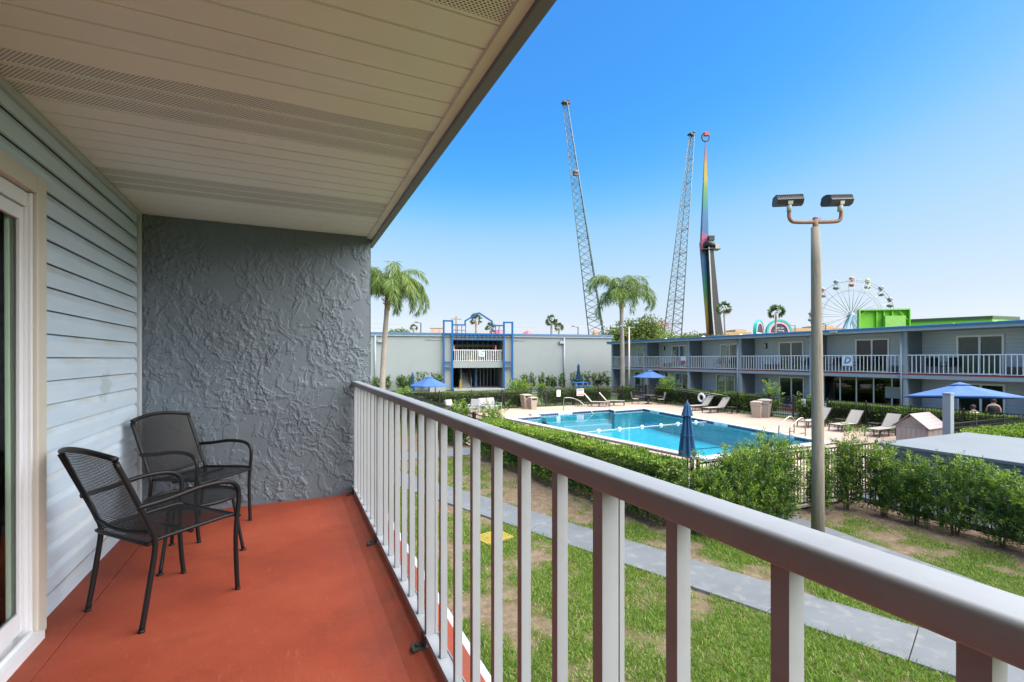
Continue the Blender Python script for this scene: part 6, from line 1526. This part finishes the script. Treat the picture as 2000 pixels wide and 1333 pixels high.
m = MB(); m.tube([(-0.5 + 1.35*math.cos(a)+0.1, 1.6, hz + 208*K + 1.6*math.sin(a)) for a in np.linspace(0, 2*PI, 18, endpoint=False)], 0.22, 6, closed=True); m.build('gondola_ring', M_FENCE, rm)
m = MB(); m.cbox(-1.0, 0.6, 1.1, 2.1, hz + 210*K, hz + 217*K, 0.1); m.build('gondola_seats', mat('gondola_red', (0.35, 0.04, 0.05), 0.5), rm)

# ---- ferris wheel
fw = thing('ferris_wheel', 'white ferris wheel with coloured balloon gondolas on a light blue stand', 'ferris wheel', spot(1662, 700, 140)[:2] + (0,), R(-YAW-22))
HZ = CAMZ + 85*140/953; RW = 9.9
M_WST = mat('wheel_steel', (0.40, 0.42, 0.45), 0.5); M_WBL = mat('stand_blue', (0.28, 0.50, 0.66), 0.5)
ring = lambda r_, y: [(r_*math.cos(2*PI*j/64), y, HZ + r_*math.sin(2*PI*j/64)) for j in range(64)]
for y in (-1.25, 1.25):
    m = MB(); m.tube(ring(RW, y), 0.10, 5, closed=True); m.build('rim', M_WST, fw)
    m = MB(); m.tube(ring(RW*0.72, y), 0.06, 5, closed=True); m.build('inner_ring', M_WST, fw)
    for k in range(16):
        a = 2*PI*k/16 + PI/2 - 0.02 + (0.05 if y > 0 else -0.05); m = MB(); m.tube([(0.5*math.cos(a), y*0.6, HZ+0.5*math.sin(a)), (RW*math.cos(a), y, HZ+RW*math.sin(a))], 0.085, 5); m.build('spoke', M_WST, fw)
m = MB(); m.tube([(0,-1.6,HZ),(0,1.6,HZ)], 0.6, 12); m.build('axle', M_WST, fw)
GC = [(0.42,0.17,0.10),(0.36,0.34,0.16),(0.17,0.21,0.22),(0.16,0.19,0.21),(0.30,0.22,0.24),(0.20,0.21,0.25),(0.34,0.24,0.26),(0.17,0.21,0.22)]
for k in range(16):
    a = 2*PI*k/16 + PI/2 - 0.02; c = GC[(-k) % 8]; mt = mat(f'gondola_paint_{(-k) % 8}', c, 0.5)
    cx, cz = RW*math.cos(a), HZ + RW*math.sin(a)
    m = MB(); m.lathe([(0.05,-0.75),(0.35,-0.35),(0.72,0.15),(0.62,0.5),(0.25,0.72),(0.04,0.95)], (cx,0,cz+0.35), 12); ca_ = m.build('gondola_balloon', mt, fw)
    m = MB(); m.lathe([(0.35,0),(0.78,0.25),(0.85,0.6),(0.8,0.7)], (cx,0,cz-1.75), 12); m.build('gondola_basket', mt, fw)
    m = MB()
    for q in range(4): b_ = PI/4+q*PI/2; m.tube([(cx+0.7*math.cos(b_), 0.7*math.sin(b_), cz-1.1), (cx+0.5*math.cos(b_), 0.5*math.sin(b_), cz+0.4)], 0.035, 4)
    m.build('gondola_posts', M_WST, fw)
for y in (-2.0, 2.0):
    for s_ in (-1, 1): m = MB(); m.bar((s_*0.2, y*0.85, HZ), (s_*5.5, y*1.4, 0), 0.55, 0.5); m.build('stand_leg', M_WBL, fw)
    m = MB(); m.bar((-1.6, y*1.0, HZ-4.2), (1.6, y*1.0, HZ-4.2), 0.35, 0.35); m.build('stand_tie', M_WBL, fw)

# ---- bright green hall and the back of its sign
M_LIME = mat('lime_paint', (0.15, 0.46, 0.02), 0.55, var=0.05); M_DKG = mat('dark_green_band', (0.03, 0.075, 0.03), 0.6); M_LIME2 = mat('lime_panel', (0.22, 0.46, 0.09), 0.55)
A_, B_, C_ = spot(1758, 625, 85), spot(1938, 617, 76.9), spot(1990, 619, 79)
gh = thing('green_hall', 'long lime green building with a dark green parapet at the right', 'building', (B_.x, B_.y, 0))
back = (A_-B_).normalized(); nrm_ = Vector((-back.y, back.x, 0)); nrm_ = nrm_ if nrm_.dot(Vector((math.sin(R(YAW)), math.cos(R(YAW)), 0))) > 0 else -nrm_
base_pts = [(0, 0), (A_.x-B_.x, A_.y-B_.y), (A_.x-B_.x+nrm_.x*12, A_.y-B_.y+nrm_.y*12), (C_.x-B_.x+nrm_.x*12, C_.y-B_.y+nrm_.y*12), (C_.x-B_.x, C_.y-B_.y)]
m = MB(); m.prism(base_pts, 0, B_.z-0.45); m.build('wall', M_LIME, gh)
cxy = (sum(p[0] for p in base_pts)/5, sum(p[1] for p in base_pts)/5)
m = MB(); m.prism([(cxy[0]+(p[0]-cxy[0])*1.02, cxy[1]+(p[1]-cxy[1])*1.02) for p in base_pts], B_.z-0.448, B_.z); m.build('parapet', M_DKG, gh)
gs = thing('lime_sign_back', 'lime green back of a large boxed roof sign with braces', 'sign', spot(1724, 700, 62)[:2] + (0,), R(-YAW-14))
W_, ZT, ZB = 5.35, CAMZ + 94*62/953, CAMZ + 30*62/953
m = MB(); m.box(-W_/2, W_/2, 0, 0.15, ZB, ZT); m.build('panel', M_LIME, gs)
m = MB(); m.box(-W_/2-0.15, W_/2+0.1, -0.55, 0.16, ZT, ZT+0.16); m.build('top_flange', M_LIME2, gs)
m = MB(); m.box(-W_/2-0.15, -W_/2, -0.55, 0.15, ZB, ZT); m.build('side_flange', M_LIME2, gs); m = MB(); m.box(W_/2, W_/2+0.1, -0.55, 0.15, ZB, ZT); m.build('side_flange', M_LIME, gs)
for x in (-0.75, 0.05, 0.95): m = MB(); m.box(x-0.07, x+0.07, -0.3, -0.002, ZB, ZT); m.build('rib', M_LIME, gs)
m = MB(); m.box(-0.1, 2.1, -0.9, -0.31, ZB, ZT-0.75); m.build('equipment_box', M_LIME2, gs)
m = MB(); m.bar((1.7, -0.25, ZT-0.1), (2.75, -0.25, ZT-1.4), 0.12); m.build('brace', M_LIME, gs); m = MB(); m.bar((-2.6, -0.25, ZT-0.6), (-2.0, -0.25, ZT-0.1), 0.12); m.build('brace', M_LIME, gs); m = MB(); m.bar((-1.5, -0.3, ZB), (-0.3, -0.3, ZB+1.6), 0.1); m.build('brace', M_LIME, gs)
for x in (-2, 2): m = MB(); m.box(x-0.2, x+0.2, 0.16, 0.5, 0, ZT-0.2); m.build('support', M_LIME, gs)

# ---- tan buildings
M_TANB = mat('tan_stucco', (0.40, 0.29, 0.165), 0.8, var=0.08, vs_=0.3); M_TANR = mat('tan_roof', (0.30, 0.17, 0.10), 0.8)
def tan(label, px0, px1, py, d, step=None):
    a, b_ = spot(px0, py, d), spot(px1, py, d); t = thing('tan_building', label, 'building', ((a.x+b_.x)/2, (a.y+b_.y)/2, 0), R(-YAW)); w = (b_-a).length
    m = MB(); m.box(-w/2, w/2, 0, 14, 0, a.z); m.build('wall', M_TANB, t); m = MB(); m.box(-w/2-0.3, w/2+0.3, -0.3, 14.3, a.z-1.6, a.z-1.2); m.build('cornice', M_TANR, t)
    for k in range(int(w/2.2)): x = -w/2+1.2+k*2.2; m = MB(); m.box(x-0.5, x+0.5, -0.04, 0.2, a.z-4.2, a.z-2.4); m.build('window', M_FROOMD, t)
    if step: m = MB(); m.box(step[0]*w, step[1]*w, 2, 12, a.z+0.01, a.z+step[2]); m.build('roof_tower', M_TANB, t)
tan('low tan building right of the rainbow mast', 1390, 1468, 649, 200, (0.15, 0.43, 1.2))
tan('tan building behind the top of the arched sign and lamp pole', 1540, 1652, 641, 190, (0.05, 0.35, 1.1))

# ---- arched sign
def arch_panel(parent, r_, zb, zc, loc, rz, txt):
    e = bpy.data.objects.new('arch_panel', None)
    def halfdisc(ro, ri, y0, y1, name, mt):
        m = MB(); n_ = 26; g = []
        for y in (y0, y1): g.append((y, [(ro*math.cos(PI*j/n_), y, zc+ro*math.sin(PI*j/n_)) for j in range(n_+1)]))
        pts = [(ro, zb)] + [(ro*math.cos(PI*j/n_), zc+ro*math.sin(PI*j/n_)) for j in range(n_+1)] + [(-ro, zb)]
        if ri > 0: pts2 = [(-ri, zb)] + [(ri*math.cos(PI-PI*j/n_), zc+ri*math.sin(PI-PI*j/n_)) for j in range(n_+1)] + [(ri, zb)]
        if ri > 0:
            k = len(pts); inn = pts2[::-1]
            vs_ = [(x, y0, z) for x, z in pts] + [(x, y0, z) for x, z in inn] + [(x, y1, z) for x, z in pts] + [(x, y1, z) for x, z in inn]
            fs = []
            for i in range(k-1): fs += [(i, k+i, k+i+1, i+1), (2*k+i, 2*k+i+1, 3*k+i+1, 3*k+i), (i, i+1, 2*k+i+1, 2*k+i), (k+i, 3*k+i, 3*k+i+1, k+i+1)]
            m.add(vs_, fs)
        else:
            k = len(pts); m.add([(x, y0, z) for x, z in pts] + [(x, y1, z) for x, z in pts], [tuple(range(k)), tuple(range(2*k-1, k-1, -1))] + [(i, k+i, k+(i+1) % k, (i+1) % k) for i in range(k)])
        return m.build(name, mt, parent, loc=loc, rz=rz)
    halfdisc(r_, r_*0.85, -0.35, 0.35, 'teal_arch', mat('arch_teal', (0.03, 0.36, 0.30), 0.5)); halfdisc(r_*0.848, r_*0.80, -0.22, 0.22, 'white_arch', M_SIGNW); halfdisc(r_*0.798, r_*0.66, -0.28, 0.28, 'pink_arch', mat('arch_pink', (0.62, 0.30, 0.46), 0.5)); fc = halfdisc(r_*0.658, 0, -0.15, 0.15, 'dark_face', mat('arch_dark', (0.03, 0.03, 0.045), 0.5))
    for body, z, s_ in txt: text_obj('lettering', body, s_, M_SIGNW, fc, (0, -0.16, zc + z), (R(90), 0, 0))
    m = MB(); m.box(-r_*0.6, r_*0.6, -0.17, -0.152, zc-0.35, zc-0.15); m.build('print_line', M_SIGNW, fc)
D_ = 110; ac = spot(1521, 650, D_)
sg = thing('arched_sign', 'double arched sign with teal and pink bands behind the wing roof', 'sign', (ac.x, ac.y, 0), R(-YAW-2))
arch_panel(sg, 2.85, 3.0, ac.z+0.1, (0, 0, 0), 0, [('Thank you', 0.95, 0.5), ('for Visiting', 0.35, 0.5)])
arch_panel(sg, 2.85, 3.0, ac.z+0.2, (-4.0, 0.9, 0), R(48), [])
m = MB(); m.box(-4.6, 2.6, 0.5, 1.2, 0, ac.z-1.5); m.build('pylon', M_SIGNW, sg)
a, b_ = spot(1275, 636, 190), spot(1306, 636, 190); ps = thing('pink_billboard', 'faded pink billboard beside the right lattice tower', 'billboard', ((a.x+b_.x)/2, (a.y+b_.y)/2, 0), R(-YAW-6))
m = MB(); m.box(-3.1, 3.1, -0.2, 0.2, a.z-1.3, a.z+1.4); m.build('panel', mat('billboard_pink', (0.55, 0.30, 0.36), 0.6, var=0.2, vs_=0.8), ps)
for x in (-1.5, 1.5): m = MB(); m.box(x-0.15, x+0.15, 0.2, 0.5, 0, a.z-1.0); m.build('support', M_CGR, ps)
for px, py, lab in ((975, 643, 'red pitched canopy right of the blue frame peak'), (1031, 645, 'red pitched canopy above the pale roof right of the frame')):
    p = spot(px, py, 100); t = thing('red_canopy', lab, 'canopy', (p.x, p.y, 0), 0.3); m = MB(); m.add([(-1.2,-1.2,p.z-1.0),(1.2,-1.2,p.z-1.0),(1.2,1.2,p.z-1.0),(-1.2,1.2,p.z-1.0),(0,0,p.z)], [(3,2,1,0),(0,1,4),(1,2,4),(2,3,4),(3,0,4)]); m.build('canopy_roof', mat('canopy_red', (0.55, 0.10, 0.11), 0.6), t)
    for x in (-1, 1):
        for y in (-1, 1): m = MB(); m.tube([(x*1.1, y*1.1, 0), (x*1.1, y*1.1, p.z-1.0)], 0.06, 6); m.build('post', M_FWH, t)
p = spot(853, 646, 95); t = thing('painted_roof_sign', 'small faded red and white rooftop sign left of the blue frame', 'sign', (p.x, p.y, 0), R(-YAW+8)); m = MB(); m.box(-1.2, 1.2, -0.1, 0.1, p.z-0.9, p.z+0.35); m.build('panel', mat('faded_sign', (0.55, 0.36, 0.34), 0.6, var=0.35, vs_=1.5), t); m = MB(); m.box(-1.3, 1.3, -0.15, 0.15, p.z+0.352, p.z+0.5); m.build('cap', M_TANR, t); m = MB(); m.box(-0.2, 0.2, 0.12, 0.4, 0, p.z-0.5); m.build('support', M_CGR, t)
p = spot(1163, 649, 105); t = thing('orange_figure_sign', 'small orange sign at the foot of the left lattice tower', 'sign', (p.x, p.y, 0)); m = MB(); m.cbox(-0.5, 0.5, -0.2, 0.2, p.z-1.0, p.z+0.5, 0.1); m.build('panel', mat('sign_orange', (0.6, 0.22, 0.12), 0.6), t); m = MB(); m.tube([(0,0,0),(0,0,p.z-1)], 0.12, 6); m.build('post', M_CGR, t)
